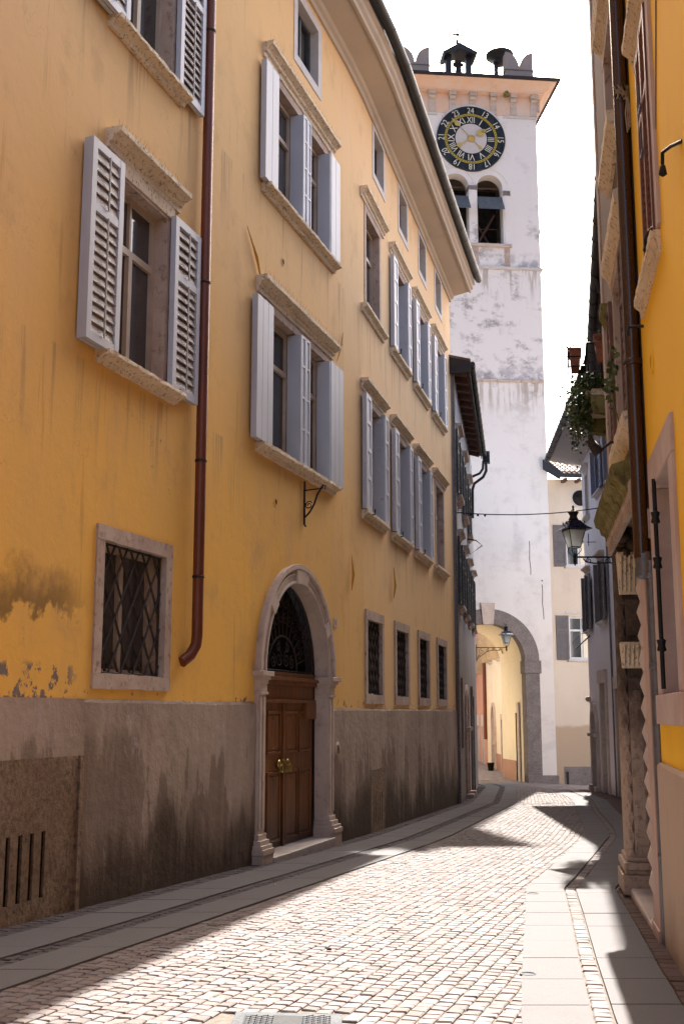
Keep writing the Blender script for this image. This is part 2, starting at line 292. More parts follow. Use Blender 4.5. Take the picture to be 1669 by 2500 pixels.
# ------------------------------------------------------------ frames and mesh builder
class Fr:
    """wall frame: s along the wall, o out of the wall towards the street, z up"""
    def __init__(s,x0,y0,m=None,side=1,d=None):
        if d is None: L=math.hypot(1,m); d=(m/L,1/L)
        else: L=math.hypot(*d); d=(d[0]/L,d[1]/L)
        s.x0,s.y0,s.dx,s.dy=x0,y0,d[0],d[1]; s.nx,s.ny=(d[1]*side,-d[0]*side)
    def p(s,a,o,z): return Vector((s.x0+a*s.dx+o*s.nx, s.y0+a*s.dy+o*s.ny, z))
ID=Fr(0,0,d=(1,0),side=-1)   # s=x, o=y
class MB:
    def __init__(s): s.v=[]; s.f=[]; s.sm=[]
    def add(s,vs,fs,smooth=False):
        k=len(s.v); s.v+= [Vector(v) for v in vs]; s.f+=[tuple(i+k for i in f) for f in fs]; s.sm+=[smooth]*len(fs); return s
    def quad(s,a,b,c,d): return s.add([a,b,c,d],[(0,1,2,3)])
    def hexa(s,p): return s.add(p,[(0,3,2,1),(4,5,6,7),(0,1,5,4),(1,2,6,5),(2,3,7,6),(3,0,4,7)])
    def box(s,F,s0,s1,o0,o1,z0,z1):
        return s.hexa([F.p(s0,o0,z0),F.p(s1,o0,z0),F.p(s1,o1,z0),F.p(s0,o1,z0),F.p(s0,o0,z1),F.p(s1,o0,z1),F.p(s1,o1,z1),F.p(s0,o1,z1)])
    def prism(s,F,poly,o0,o1):   # polygon in (s,z) extruded over o
        n=len(poly); a=[F.p(x,o0,z) for x,z in poly]; b=[F.p(x,o1,z) for x,z in poly]
        return s.add(a+b,[tuple(range(n)),tuple(reversed(range(n,2*n)))]+[(i,(i+1)%n,n+(i+1)%n,n+i) for i in range(n)])
    def sweep(s,F,prof,s0,s1,n=1,jit=0.0,caps=True):   # profile (o,z) closed polygon swept over s
        m=len(prof); vs=[]
        for i in range(n+1):
            a=s0+(s1-s0)*i/n
            for o,z in prof: vs.append(F.p(a+random.uniform(-jit,jit)*0.5,o+(random.uniform(-jit,jit) if o>0.012 else 0),z+random.uniform(-jit,jit)))
        fs=[]
        for i in range(n):
            for j in range(m): fs.append((i*m+j,i*m+(j+1)%m,(i+1)*m+(j+1)%m,(i+1)*m+j))
        if caps: fs+=[tuple(range(m)),tuple(reversed(range(n*m,(n+1)*m)))]
        return s.add(vs,fs)
    def tube(s,pts,r,n=8,caps=True,smooth=True):
        pts=[Vector(p) for p in pts]; rs=r if isinstance(r,(list,tuple)) else [r]*len(pts); vs=[]; N=len(pts); up=None
        for i,p in enumerate(pts):
            t=(pts[min(i+1,N-1)]-pts[max(i-1,0)]).normalized()
            if up is None: up=Vector((0,0,1)) if abs(t.z)<0.9 else Vector((1,0,0))
            a=t.cross(up); a=a.normalized() if a.length>1e-5 else Vector((1,0,0)); b=t.cross(a).normalized(); up=-b if False else up
            for k in range(n):
                q=2*PI*k/n; vs.append(p+(a*math.cos(q)+b*math.sin(q))*rs[i])
        fs=[(i*n+k,i*n+(k+1)%n,(i+1)*n+(k+1)%n,(i+1)*n+k) for i in range(N-1) for k in range(n)]
        s.add(vs,fs,smooth)
        if caps: s.add([vs[k] for k in range(n)],[tuple(range(n))]); s.add(vs[-n:],[tuple(range(n))])
        return s
    def lathe(s,c,prof,n=16,rot=0.0,ax=None,smooth=True):  # profile (r,h); axis ax
        c=Vector(c); ax=Vector(ax or (0,0,1)).normalized(); a=ax.orthogonal().normalized() if abs(ax.z)<0.99 else Vector((1,0,0)); b=ax.cross(a)
        vs=[]
        for r,h in prof:
            for k in range(n):
                q=rot+2*PI*k/n; vs.append(c+ax*h+(a*math.cos(q)+b*math.sin(q))*r)
        m=len(prof)
        return s.add(vs,[(i*n+k,i*n+(k+1)%n,(i+1)*n+(k+1)%n,(i+1)*n+k) for i in range(m-1) for k in range(n)]+[tuple(range(n)),tuple(range((m-1)*n,m*n))],smooth)
    def ring(s,F,cs,cz,r0,r1,o0,o1,a0=0,a1=2*PI,n=48):  # annular sector prism in a wall plane
        vs=[];
        for i in range(n+1):
            q=a0+(a1-a0)*i/n; c_,s_=math.cos(q),math.sin(q)
            for r,o in ((r0,o0),(r1,o0),(r1,o1),(r0,o1)): vs.append(F.p(cs+r*c_,o,cz+r*s_))
        fs=[(i*4+j,i*4+(j+1)%4,(i+1)*4+(j+1)%4,(i+1)*4+j) for i in range(n) for j in range(4)]+[(0,1,2,3),(n*4,n*4+1,n*4+2,n*4+3)]
        return s.add(vs,fs)
    def build(s,name,m,parent=None,recalc=True,bevel=0.0):
        lo=Vector([min(v[i] for v in s.v) for i in range(3)]); hi=Vector([max(v[i] for v in s.v) for i in range(3)])
        c=Vector(((lo.x+hi.x)/2,(lo.y+hi.y)/2,lo.z))
        me=bpy.data.meshes.new(name); me.from_pydata([tuple(v-c) for v in s.v],[],s.f)
        me.polygons.foreach_set('use_smooth',s.sm)
        if recalc:
            bm=bmesh.new(); bm.from_mesh(me); bmesh.ops.recalc_face_normals(bm,faces=bm.faces); bm.to_mesh(me); bm.free()
        me.materials.append(M[m]); o=bpy.data.objects.new(name,me); SC.collection.objects.link(o)
        o['_w']=list(c)
        if parent is not None: o.parent=parent; o.location=c-Vector(parent['_w'])
        else: o.location=c
        if bevel: b=o.modifiers.new('bevel','BEVEL'); b.width=bevel; b.segments=2; b.limit_method='ANGLE'
        return o
def tag(o,label,cat,group=None):
    o['label']=label; o['category']=cat
    if group: o['group']=group
    return o
def struct(o): o['kind']='structure'; return o
def thing(name,label,cat,loc,group=None):
    o=bpy.data.objects.new(name,None); SC.collection.objects.link(o); o.location=loc; o['_w']=list(loc); o.empty_display_size=0.3
    return tag(o,label,cat,group)
def text_mesh(body,size,F,cs,o,cz,rot=0.0,depth=0.01,sx=1.0):
    cu=bpy.data.curves.new('t','FONT'); cu.body=body; cu.size=size; cu.align_x='CENTER'; cu.align_y='CENTER'; cu.extrude=0
    ob=bpy.data.objects.new('t',cu); SC.collection.objects.link(ob); bpy.context.view_layer.update()
    me=bpy.data.meshes.new_from_object(ob.evaluated_get(bpy.context.evaluated_depsgraph_get()))
    bpy.data.objects.remove(ob); c,s=math.cos(rot),math.sin(rot)
    xs=[v.co.x for v in me.vertices]; ys=[v.co.y for v in me.vertices]
    mx,my=(min(xs)+max(xs))/2,(min(ys)+max(ys))/2
    vs=[]
    for v in me.vertices:
        x,y=(v.co.x-mx)*sx,v.co.y-my; vs.append(F.p(cs+x*c-y*s,o,cz+x*s+y*c))
    fs=[tuple(p.vertices) for p in me.polygons]; bpy.data.meshes.remove(me); return vs,fs

# facade sheet with rectangular and arched holes. hole=(s0,s1,z0,z1,depth) or (...,'arch') where the top is a half circle
def facade(F,s0,s1,z0,z1,holes,mat,parent,name='wall',back=0.0,mb=None):
    m=mb or MB(); E_=0.008
    holes=[(h[0]-E_,h[1]+E_,h[2]-E_,h[3]+E_,*h[4:]) for h in holes]
    S=sorted({s0,s1,*[h[0] for h in holes],*[h[1] for h in holes]}); Z=sorted({z0,z1,*[h[2] for h in holes],*[h[3] for h in holes]})
    S=[x for x in S if s0<=x<=s1]; Z=[x for x in Z if z0<=x<=z1]
    for i in range(len(S)-1):
        for j in range(len(Z)-1):
            cs,cz=(S[i]+S[i+1])/2,(Z[j]+Z[j+1])/2
            if any(h[0]<cs<h[1] and h[2]<cz<h[3] for h in holes): continue
            m.quad(F.p(S[i],0,Z[j]),F.p(S[i+1],0,Z[j]),F.p(S[i+1],0,Z[j+1]),F.p(S[i],0,Z[j+1]))
    for h in holes:
        a,b,c,d,dep=h[:5]; arch=len(h)>5
        top=d
        if arch:
            r=(b-a)/2; zs=d-r; mid=(a+b)/2; n=20
            pts=[(mid-r*math.cos(PI*k/n),zs+r*math.sin(PI*k/n)) for k in range(n+1)]
            for k in range(n):
                p,q=pts[k],pts[k+1]
                m.quad(F.p(p[0],0,p[1]),F.p(q[0],0,q[1]),F.p(q[0],0,d),F.p(p[0],0,d))
                m.quad(F.p(p[0],0,p[1]),F.p(q[0],0,q[1]),F.p(q[0],-dep,q[1]),F.p(p[0],-dep,p[1]))
            top=zs
        else: m.quad(F.p(a,0,d),F.p(b,0,d),F.p(b,-dep,d),F.p(a,-dep,d))
        m.quad(F.p(a,0,c),F.p(a,0,top),F.p(a,-dep,top),F.p(a,-dep,c)); m.quad(F.p(b,0,c),F.p(b,0,top),F.p(b,-dep,top),F.p(b,-dep,c))
        m.quad(F.p(a,0,c),F.p(b,0,c),F.p(b,-dep,c),F.p(a,-dep,c))
    if mb is None: return m.build(name,mat,parent,recalc=False)
CORN=[(0,0),(0.03,0),(0.03,0.06),(0.06,0.075),(0.07,0.11),(0.12,0.14),(0.15,0.15),(0.15,0.20),(0,0.20)]
def lintel(F,a,b,z,h,proj,mat,parent,jit=0.006,fr=0.0,name='lintel'):
    m=MB(); n=max(4,int((b-a)/0.06))
    pr=[(o/0.15*proj,z+fr+zz/0.20*(h-fr)) for o,zz in CORN]
    m.sweep(F,pr,a,b,n,jit)
    if fr>0: m.sweep(F,[(0,z),(0.025,z),(0.025,z+fr+0.002),(0,z+fr+0.002)],a+0.12,b-0.12,6,0.002)
    return m.build(name,mat,parent)
def sill(F,a,b,z,h,proj,mat,parent,jit=0.006):
    m=MB(); n=max(4,int((b-a)/0.06))
    pr=[(0,z-h),(0.3*proj,z-h),(0.45*proj,z-h*0.6),(0.85*proj,z-h*0.45),(proj,z-h*0.35),(proj,z),(-0.1,z+0.001),(-0.1,z-h)]
    m.sweep(F,pr,a,b,n,jit); return m.build('sill',mat,parent)
def casement(F,a,b,z0,z1,o,parent,mat='casement',transom=True,mull=True,t=0.05,curtain=False,name='window',glass='glass'):
    """wooden window; returns the window part, its panes become a child"""
    m=MB()
    m.box(F,a,a+t,o-0.04,o+0.02,z0,z1).box(F,b-t,b,o-0.04,o+0.02,z0,z1).box(F,a+t,b-t,o-0.04,o+0.02,z1-t,z1).box(F,a+t,b-t,o-0.04,o+0.02,z0,z0+t)
    zt=z0+(z1-z0)*0.68
    if transom: m.box(F,a+t,b-t,o-0.035,o+0.015,zt-t*0.6,zt+t*0.6)
    if mull:
        c=(a+b)/2; m.box(F,c-t*0.6,c+t*0.6,o-0.037,o+0.025,z0+t,(zt-t*0.6 if transom else z1-t))
        if transom: m.box(F,c-t*0.3,c+t*0.3,o-0.037,o+0.012,zt+t*0.6,z1-t)
    wd=m.build(name,mat,parent)
    g=MB().box(F,a+t*0.5,b-t*0.5,o-0.03,o-0.02,z0+t*0.5,z1-t*0.5); g.build('pane',glass,wd)
    return wd
def shutter_panel(F,a,b,o0,o1,z0,z1,mat,parent,boards=True):
    m=MB(); m.box(F,a,b,o0,o1-0.006,z0,z1)
    w=b-a
    if boards:
        g=0.010; nb=max(2,int(w/0.16)); bw=w/nb
        for i in range(nb): m.box(F,a+i*bw+(g/2 if i else 0),a+(i+1)*bw-(g/2 if i<nb-1 else 0),o1-0.006,o1,z0+0.001,z1-0.001)
    else:
        t=min(0.07,w*0.2)
        m.box(F,a,a+t,o1-0.006,o1+0.006,z0,z1).box(F,b-t,b,o1-0.006,o1+0.006,z0,z1)
        for q in (0,0.27,0.52,0.77,1.0):
            zc=z0+t/2+(z1-z0-t)*q; m.box(F,a+t,b-t,o1-0.006,o1+0.005,zc-t/2,zc+t/2)
    return m.build('shutter',mat,parent)
def louvre(F,a,b,o0,o1,z0,z1,mat,parent,slatmat=None,split=0.66,pitch=0.05,rod=False):
    """louvred shutter lying parallel to frame F"""
    m=MB(); w=b-a; t=min(0.075,w*0.17)
    m.box(F,a,a+t,o0,o1,z0,z1).box(F,b-t,b,o0,o1,z0,z1)
    zm=z0+(z1-z0)*split
    for zc,hh in ((z0+t/2,t/2),(z1-t/2,t/2),(zm,t*0.45)): m.box(F,a+t,b-t,o0+0.002,o1-0.002,zc-hh,zc+hh)
    sh=m.build('shutter',mat,parent)
    return sh,[(a+t,b-t,o0,o1,z0+t,zm-t*0.45),(a+t,b-t,o0,o1,zm+t*0.45,z1-t)]
def slats(F,regs,mat,parent,pitch=0.05,ang=0.56,rod=False):
    m=MB()
    for a,b,o0,o1,z0,z1 in regs:
        n=max(2,int((z1-z0)/pitch)); p=(z1-z0)/n; oc=(o0+o1)/2; d=(o1-o0)*0.38
        for i in range(n):
            zc=z0+(i+0.5)*p
            m.hexa([F.p(a,oc-d,zc+p*ang),F.p(b,oc-d,zc+p*ang),F.p(b,oc-d+0.008,zc+p*ang+0.006),F.p(a,oc-d+0.008,zc+p*ang+0.006),
                    F.p(a,oc+d-0.008,zc-p*ang),F.p(b,oc+d-0.008,zc-p*ang),F.p(b,oc+d,zc-p*ang+0.006),F.p(a,oc+d,zc-p*ang+0.006)])
        if rod: m.box(F,(a+b)/2-0.008,(a+b)/2+0.008,o1+0.004,o1+0.016,z0,z1)
        m.quad(F.p(a,oc-d*1.02,z0),F.p(b,oc-d*1.02,z0),F.p(b,oc-d*1.02,z1),F.p(a,oc-d*1.02,z1))
    return m.build('slats',mat,parent,recalc=False)
def surround(F,a,b,z0,z1,t,o,mat,parent,name='surround',dep=0.12,sillh=None,jit=0.004):
    """stone frame around an opening a..b,z0..z1: jambs, head, sill, as one carved frame with its reveals"""
    m=MB(); sh=sillh or t
    m.sweep(F,[(-dep,z0-sh),(o+0.004,z0-sh),(o+0.004,z0),(-dep,z0)],a-t,b+t,12,jit)
    m.sweep(F,[(-dep,z1),(o+0.002,z1),(o+0.002,z1+t),(-dep,z1+t)],a-t,b+t,12,jit)
    m.box(F,a-t,a,-dep,o,z0,z1).box(F,b,b+t,-dep,o,z0,z1)
    return m.build(name,mat,parent)
def lattice(F,a,b,z0,z1,o,parent,nx=4.5,r=0.012,mat='rustiron',asp=1.55):
    """diamond grille of crossing bars"""
    m=MB(); w=b-a; h=z1-z0; step=w/nx; k=step*asp   # slope
    sl=k/step
    import itertools
    for sg in (1,-1):
        c=-h/sl-w
        i=-40
        while i<60:
            s_at0=i*step
            pts=[]
            # line: s = s_at0 + sg*z/sl
            z_a,z_b=0,h
            def sat(z): return s_at0+sg*z/sl
            zs=[0,h]
            if sl!=0:
                zs+= [ (0-s_at0)*sg*sl, (w-s_at0)*sg*sl ]
            ok=[z for z in zs if -1e-6<=z<=h+1e-6 and -1e-6<=sat(z)<=w+1e-6]
            if len(ok)>=2 and max(ok)-min(ok)>0.02:
                q0,q1=min(ok),max(ok)
                m.tube([F.p(a+sat(q0),o+sg*r*0.7,z0+q0),F.p(a+sat(q1),o+sg*r*0.7,z0+q1)],r,4,True,False)
            i+=1
    m.tube([F.p(a+.01,o,z0),F.p(a+.01,o,z1)],r,4).tube([F.p(b-.01,o,z0),F.p(b-.01,o,z1)],r,4)
    m.tube([F.p(a,o,z0+0.01),F.p(b,o,z0+0.01)],r,4).tube([F.p(a,o,z1-0.01),F.p(b,o,z1-0.01)],r,4)
    return m.build('grille',mat,parent,recalc=False)
def scroll(F,cs,cz,r0,r1,turns,o,a0=0.0,dirn=1,n=26):
    return [F.p(cs+(r0+(r1-r0)*i/n)*math.cos(a0+dirn*2*PI*turns*i/n),o,cz+(r0+(r1-r0)*i/n)*math.sin(a0+dirn*2*PI*turns*i/n)) for i in range(n+1)]
def house_body(m,F,s0,s1,z0,z1,depth):
    """sides, back and top of a building behind its facade (open towards the facade sheet)"""
    q=lambda s,o,z:F.p(s,o,z)
    m.quad(q(s0,0,z0),q(s0,-depth,z0),q(s0,-depth,z1),q(s0,0,z1)); m.quad(q(s1,0,z0),q(s1,-depth,z0),q(s1,-depth,z1),q(s1,0,z1))
    m.quad(q(s0,-depth,z0),q(s1,-depth,z0),q(s1,-depth,z1),q(s0,-depth,z1)); m.quad(q(s0,0,z1),q(s1,0,z1),q(s1,-depth,z1),q(s0,-depth,z1))
def tile_rows(m,F,s0,s1,oe,ze,slope,rows,pitch=0.2,row=0.34,r=0.085):
    """half round clay tiles, from the eave (oe,ze) backwards up the slope"""
    n=int((s1-s0)/pitch)
    for j in range(rows):
        for i in range(n):
            sc=s0+(i+0.5)*pitch; vs=[]
            for e,(rr,dd) in enumerate(((r,0),(r*0.86,row*1.12))):
                d=j*row+dd-0.0; jz=random.uniform(-0.006,0.006)
                for k in range(7):
                    q=PI*k/6; vs.append(F.p(sc+rr*math.cos(q),oe-d*math.cos(slope),ze+d*math.sin(slope)+rr*0.8*math.sin(q)+(0.02 if e==0 else 0)+jz))
            m.add(vs,[(k,k+1,8+k,7+k) for k in range(6)]+[tuple(range(7))],True)

# ============================================================ GROUND
g=MB()
xs=[-60,-20,-8,-4,-2,0,2,4,6,7,7.4,7.8,8.2,8.6,9,9.4,10,14,30,80]; ys=[-30,-10,0,10,20,30,36,37,38,39,40,41,42,43,44,46,60,80,120,300]
for i in range(len(xs)-1):
    for j in range(len(ys)-1):
        P=[(xs[i],ys[j]),(xs[i+1],ys[j]),(xs[i+1],ys[j+1]),(xs[i],ys[j+1])]
        g.quad(*[Vector((x,y,gz(x,y)-0.004)) for x,y in P])
struct(g.build('ground','joint',None,recalc=False))

# street lines in plan
FA=Fr(0.204,16.25,0.32); FB=Fr(0.204,16.25,0.246)
FL=Fr(2.60,25.75,0.153); FL2=Fr(4.262,36.6,0.02)
FR=Fr(2.054,7.49,0.172,side=-1); FH2=Fr(2.04,7.62,0.165,side=-1); FH3=Fr(3.48,10.75,0.19,side=-1); FH4=Fr(6.67,26.0,0.085,side=-1)
FT=Fr(7.85,44,d=(1,0.1)); FC=Fr(8.1,44.35,d=(1,0.1))
leftline=[(FA.p(-26,0,0)),FA.p(-0.55,0,0),FB.p(0.55,0,0),FB.p(9.75,0,0),FL.p(0,0,0),FL.p(11,0,0),Vector((4.4,43.8,0)),Vector((4.7,60,0)),Vector((4.9,76,0))]
rs_in=[(0.30,0.0),(0.81,5.5),(1.06,7.07),(1.37,8.92),(1.63,10.53),(1.93,11.5),(3.40,16.5),(3.74,18.13),(4.64,23.3),(5.42,27.44),(6.05,33.36),(6.2,36)]
def offs(line,t):
    out=[]
    for i,p in enumerate(line):
        a=line[max(i-1,0)]; b=line[min(i+1,len(line)-1)]
        d=Vector((b[0]-a[0],b[1]-a[1])).normalized(); n=Vector((d.y,-d.x)); out.append((p[0]+n.x*t,p[1]+n.y*t))
    return out
def interp(line,y):
    for a,b in zip(line,line[1:]):
        if a[1]<=y<=b[1]: f=(y-a[1])/(b[1]-a[1]); return a[0]+(b[0]-a[0])*f
    return line[-1][0] if y>line[-1][1] else line[0][0]
def smooth_line(line,y,w=0.5):
    return (interp(line,y-w)+2*interp(line,y)+interp(line,y+w))/4
def leftx(y): return smooth_line([(p[0],p[1]) for p in leftline],y,0.6)
def rightin(y): return interp(rs_in,y)
# --- setts as real stones
def sett(m,x,y,ux,uy,w,l,h,top):
    """one stone centred x,y; u = lengthwise direction; w across, l along"""
    vx,vy=uy,-ux; tilt=[random.uniform(-0.0022,0.0022) for _ in range(4)]; c=0.006
    b=[]; t=[]
    for k,(a,d) in enumerate(((-1,-1),(1,-1),(1,1),(-1,1))):
        jx,jy=random.uniform(-.004,.004),random.uniform(-.004,.004)
        X=x+vx*a*w/2+ux*d*l/2+jx; Y=y+vy*a*w/2+uy*d*l/2+jy
        b.append((X,Y,gz(X,Y)-0.02)); 
        X2=x+vx*a*(w/2-c)+ux*d*(l/2-c)+jx; Y2=y+vy*a*(w/2-c)+uy*d*(l/2-c)+jy
        t.append((X2,Y2,gz(X2,Y2)+top+tilt[k]))
    e=[(p[0],p[1],q[2]-0.005) for p,q in zip(b,t)]
    m.add(b+e+t,[(0,1,5,4),(1,2,6,5),(2,3,7,6),(3,0,4,7),(4,5,9,8),(5,6,10,9),(6,7,11,10),(7,4,8,11),(8,9,10,11)])
MH=(-0.60,0.02,4.2,5.72)   # manhole footprint
def lay(m,line_fn,t0,t1,y0,y1,xlim=None,w=0.084,l=0.092,big=1.0,brick=True):
    """columns of setts following the curve line_fn, t0..t1 across"""
    n=max(1,round((t1-t0)/w)); w=(t1-t0)/n
    for i in range(n):
        t=t0+(i+0.5)*w; y=y0+random.uniform(0,l)
        while y<y1:
            x0=line_fn(y-0.3); x1=line_fn(y+0.3); ux,uy=(x1-x0),0.6; L=math.hypot(ux,uy); ux/=L; uy/=L
            X=line_fn(y)+uy*t; Y=y-ux*t
            ll=l*random.uniform(0.86,1.14)
            if (xlim is None or X<xlim(Y)+0.03) and not (MH[0]<X<MH[1] and MH[2]<Y<MH[3]):
                sett(m,X,Y,ux,uy,w-0.009,ll-0.009,0.03,random.uniform(0.004,0.008))
            y+=ll*uy
def slab_strip(m,fl,fr,y0,y1,step,z=0.012,gap=0.010):
    y=y0
    while y<y1:
        a=y; b=min(y+step*random.uniform(0.97,1.03),y1)-gap; k=2 if b-a>0.3 else 1
        cs=[]
        n=3
        for i in range(n+1):
            yy=a+(b-a)*i/n
            xl,xr=fl(yy)+0.003,fr(yy)-0.003; cs.append(((xl,yy),(xr,yy)))
        h=random.uniform(-0.0015,0.0015)
        top=[Vector((p[0],p[1],gz(*p)+z+h)) for r in cs for p in r]; bot=[Vector((p[0],p[1],gz(*p)-0.02)) for r in cs for p in r]
        N=len(top); fs=[]
        for i in range(n): fs.append((2*i,2*i+1,2*i+3,2*i+2))
        for i in range(n): fs+= [(2*i,2*i+2,N+2*i+2,N+2*i),(2*i+1,2*i+3,N+2*i+3,N+2*i+1)]
        fs+=[(0,1,N+1,N),(N-2,N-1,2*N-1,2*N-2)]
        m.add(top+bot,fs); y=b+gap
def lof(t):
    def f(y):
        x0=leftx(y-0.3); x1=leftx(y+0.3); s=(x1-x0)/0.6; return leftx(y)+t*math.sqrt(1+s*s)
    return f
road=MB(); lay(road,leftx,1.21,6.0,3.0,45.5,xlim=rightin)
struct(road.build('cobbled_road','cobble',None,recalc=False))
# slab strips
side=MB(); slab_strip(side,lof(0.24),lof(0.68),3,40,0.75); slab_strip(side,lof(0.84),lof(1.20),3,40,0.75)
w1=0.33
def rout(k):
    def f(y):
        x=rightin(y); a=rightin(y-.2); b=rightin(y+.2); s=(b-a)/.4; return x+k*math.sqrt(1+s*s)
    return f
slab_strip(side,rout(0),rout(0.33),1.5,34,0.62); slab_strip(side,rout(0.43),rout(0.77),1.5,34,0.62)
struct(side.build('pavement','slab',None,recalc=True))
sett4=MB(); lay(sett4,leftx,0.01,0.235,3,37,w=0.11); lay(sett4,leftx,0.685,0.835,3,40,w=0.07); struct(sett4.build('gutter_setts','cobble_shade',None,recalc=False))
sett2=MB(); lay(sett2,rightin,0.335,0.425,1.5,34,w=0.09,l=0.09)
struct(sett2.build('pavement_setts','cobble',None,recalc=False))
sett3=MB(); lay(sett3,rightin,0.775,1.9,1.5,34,w=0.14,l=0.13)
struct(sett3.build('kerb_setts','cobble2',None,recalc=False))
# ground beyond and beside
gb=MB(); 
def lx2(y): return 4.0
lay(gb,lx2,2.1,7.0,34.2,46,w=0.2,l=0.2)
lay(gb,lx2,-0.2,4.2,45.6,66,w=0.2,l=0.2)
struct(gb.build('yard_setts','cobble',None,recalc=False))

# ============================================================ YELLOW HOUSE (left)
base=FA.p(-8,0,gz(-2.3,8))
YH=thing('yellow_house','long weathered yellow house with grey plinth, arched stone doorway and pale shutters','house',base)
ZT=11.35
AW=[]  # holes on wall A
SW=(-7.2,-6.2)
holesA=[(-7.2,-6.2,4.60,6.32,0.16),(-7.2,-6.2,7.68,9.4,0.16),(-7.19,-6.05,1.92,3.02,0.16),
        (-3.6,-2.6,4.62,6.30,0.16),(-2.3,-1.46,4.62,6.30,0.16),(-3.5,-2.56,7.80,9.32,0.16),(-2.3,-1.46,7.80,9.32,0.16),
        (-2.62,-1.78,10.15,11.0,0.16),(-3.65,-1.35,-0.99,3.20,0.14,'arch')]
facade(FA,-26,-0.6,-1.0,ZT,holesA,'yellow',YH)
facade(Fr(FA.p(-0.6,0,0).x,FA.p(-0.6,0,0).y,d=(FB.p(0.5,0,0)-FA.p(-0.6,0,0)).xy[:]),0,(FB.p(0.5,0,0)-FA.p(-0.6,0,0)).length,-1.0,ZT,[],'yellow',YH)
cB=[1.2,3.42,5.62,7.80]; cT=[1.72,3.9,6.0,8.05]
holesB=[]
for c in cB: holesB+=[(c-0.5,c+0.5,4.57,6.3,0.16),(c-0.5,c+0.5,7.79,9.4,0.16),(c-0.52,c+0.52,1.87,2.97,0.16)]
for c in cT: holesB.append((c-0.38,c+0.38,10.38,11.15,0.14))
facade(FB,0.5,9.75,-1.0,ZT,holesB,'yellow',YH)
bod=MB(); q0=FA.p(-26,0,0); q1=FB.p(9.75,0,0)
for F,a,b in ((FA,-26,-0.6),(FB,0.5,9.75)):
    bod.quad(F.p(a,-7,-1),F.p(b,-7,-1),F.p(b,-7,ZT),F.p(a,-7,ZT))
bod.quad(FB.p(9.75,0,-1),FB.p(9.75,-7,-1),FB.p(9.75,-7,ZT),FB.p(9.75,0,ZT)); bod.quad(FA.p(-26,0,-1),FA.p(-26,-7,-1),FA.p(-26,-7,ZT),FA.p(-26,0,ZT))
bod.build('rear_wall','yellow',YH,recalc=False)
# dark rooms behind the openings
def room(F,a,b,z0,z1,o,parent,mat='dark'):
    m=MB(); m.box(F,a-0.15,b+0.15,o-0.5,o-0.48,z0-0.15,z1+0.15)
    m.box(F,a-0.16,a-0.14,o-0.48,o-0.05,z0-0.15,z1+0.15); m.box(F,b+0.14,b+0.16,o-0.48,o-0.05,z0-0.15,z1+0.15)
    m.box(F,a-0.14,b+0.14,o-0.48,o-0.05,z1+0.13,z1+0.15); m.box(F,a-0.14,b+0.14,o-0.48,o-0.05,z0-0.15,z0-0.13)
    return m.build('room',mat,parent)
# plinth (dado)
dd=MB()
def dprof(zt,o=0.022): return [(0,-1.0),(o,-1.0),(o,zt-0.03),(o*0.6,zt),(0,zt)]
dd.box(FA,-26,-9.7,0,0.022,-1,1.71); dd.box(FA,-9.7,-7.44,0,0.022,1.27,1.71); dd.sweep(FA,dprof(1.71),-7.44,-3.78,40,0.003)
dd.sweep(FA,dprof(1.66),-1.22,-0.6,6,0.002)
Fk=Fr(FA.p(-0.6,0,0).x,FA.p(-0.6,0,0).y,d=(FB.p(0.5,0,0)-FA.p(-0.6,0,0)).xy[:]); kl=(FB.p(0.5,0,0)-FA.p(-0.6,0,0)).length
dd.sweep(Fk,dprof(1.66),0,kl,8,0.002); dd.sweep(FB,dprof(1.66),0.5,9.75,60,0.003)
dd.build('plinth','dado',YH)
# cornice and gutter along the bend
path=[FA.p(-26,0,0),FA.p(-6,0,0),FA.p(-3,0,0),FA.p(-1.4,0,0),FA.p(-0.5,0,0),FB.p(0.45,0,0),FB.p(1.4,0,0),FB.p(3,0,0),FB.p(9.85,0,0)]
def sweep_path(m,path,prof,ext=0,smooth=False,z=0,caps=True):
    N=len(path); k=len(prof); vs=[]
    for i in range(N):
        d1=(path[i]-path[i-1]).xy.normalized() if i else None; d2=(path[i+1]-path[i]).xy.normalized() if i<N-1 else None
        d=(d1+d2).normalized() if d1 and d2 else (d1 or d2)
        nx,ny=d.y,-d.x
        for o,zz in prof: vs.append(Vector((path[i].x+nx*o,path[i].y+ny*o,zz)))
    m.add(vs,[(i*k+j,i*k+(j+1)%k,(i+1)*k+(j+1)%k,(i+1)*k+j) for i in range(N-1) for j in range(k)]+([tuple(range(k)),tuple(range((N-1)*k,N*k))] if caps else []),smooth)
cm=MB(); sweep_path(cm,path,[(0,11.22),(0.035,11.22),(0.05,11.28),(0.09,11.30),(0.11,11.36),(0.46,11.44),(0.47,11.41),(0.51,11.41),(0.52,11.47),(0.56,11.50),(0.57,11.58),(0.61,11.60),(0.61,11.66),(-0.2,11.66),(-0.2,11.22)])
cor=cm.build('cornice','soffit',YH)
fm_=MB(); sweep_path(fm_,path,[(0.57,11.60),(0.60,11.60),(0.60,11.80),(-0.3,11.80),(-0.3,11.60)]); fm_.build('fascia','darkfascia',YH)
gu=MB(); gp=[(0.62+0.0+0.085*math.cos(a)+0.08,11.72+0.085*math.sin(a)) for a in [PI+PI*k/8 for k in range(9)]]+[(0.70+0.075*math.cos(a),11.72+0.075*math.sin(a)) for a in [2*PI-PI*k/8 for k in range(9)]]
sweep_path(gu,path,gp,smooth=True); 
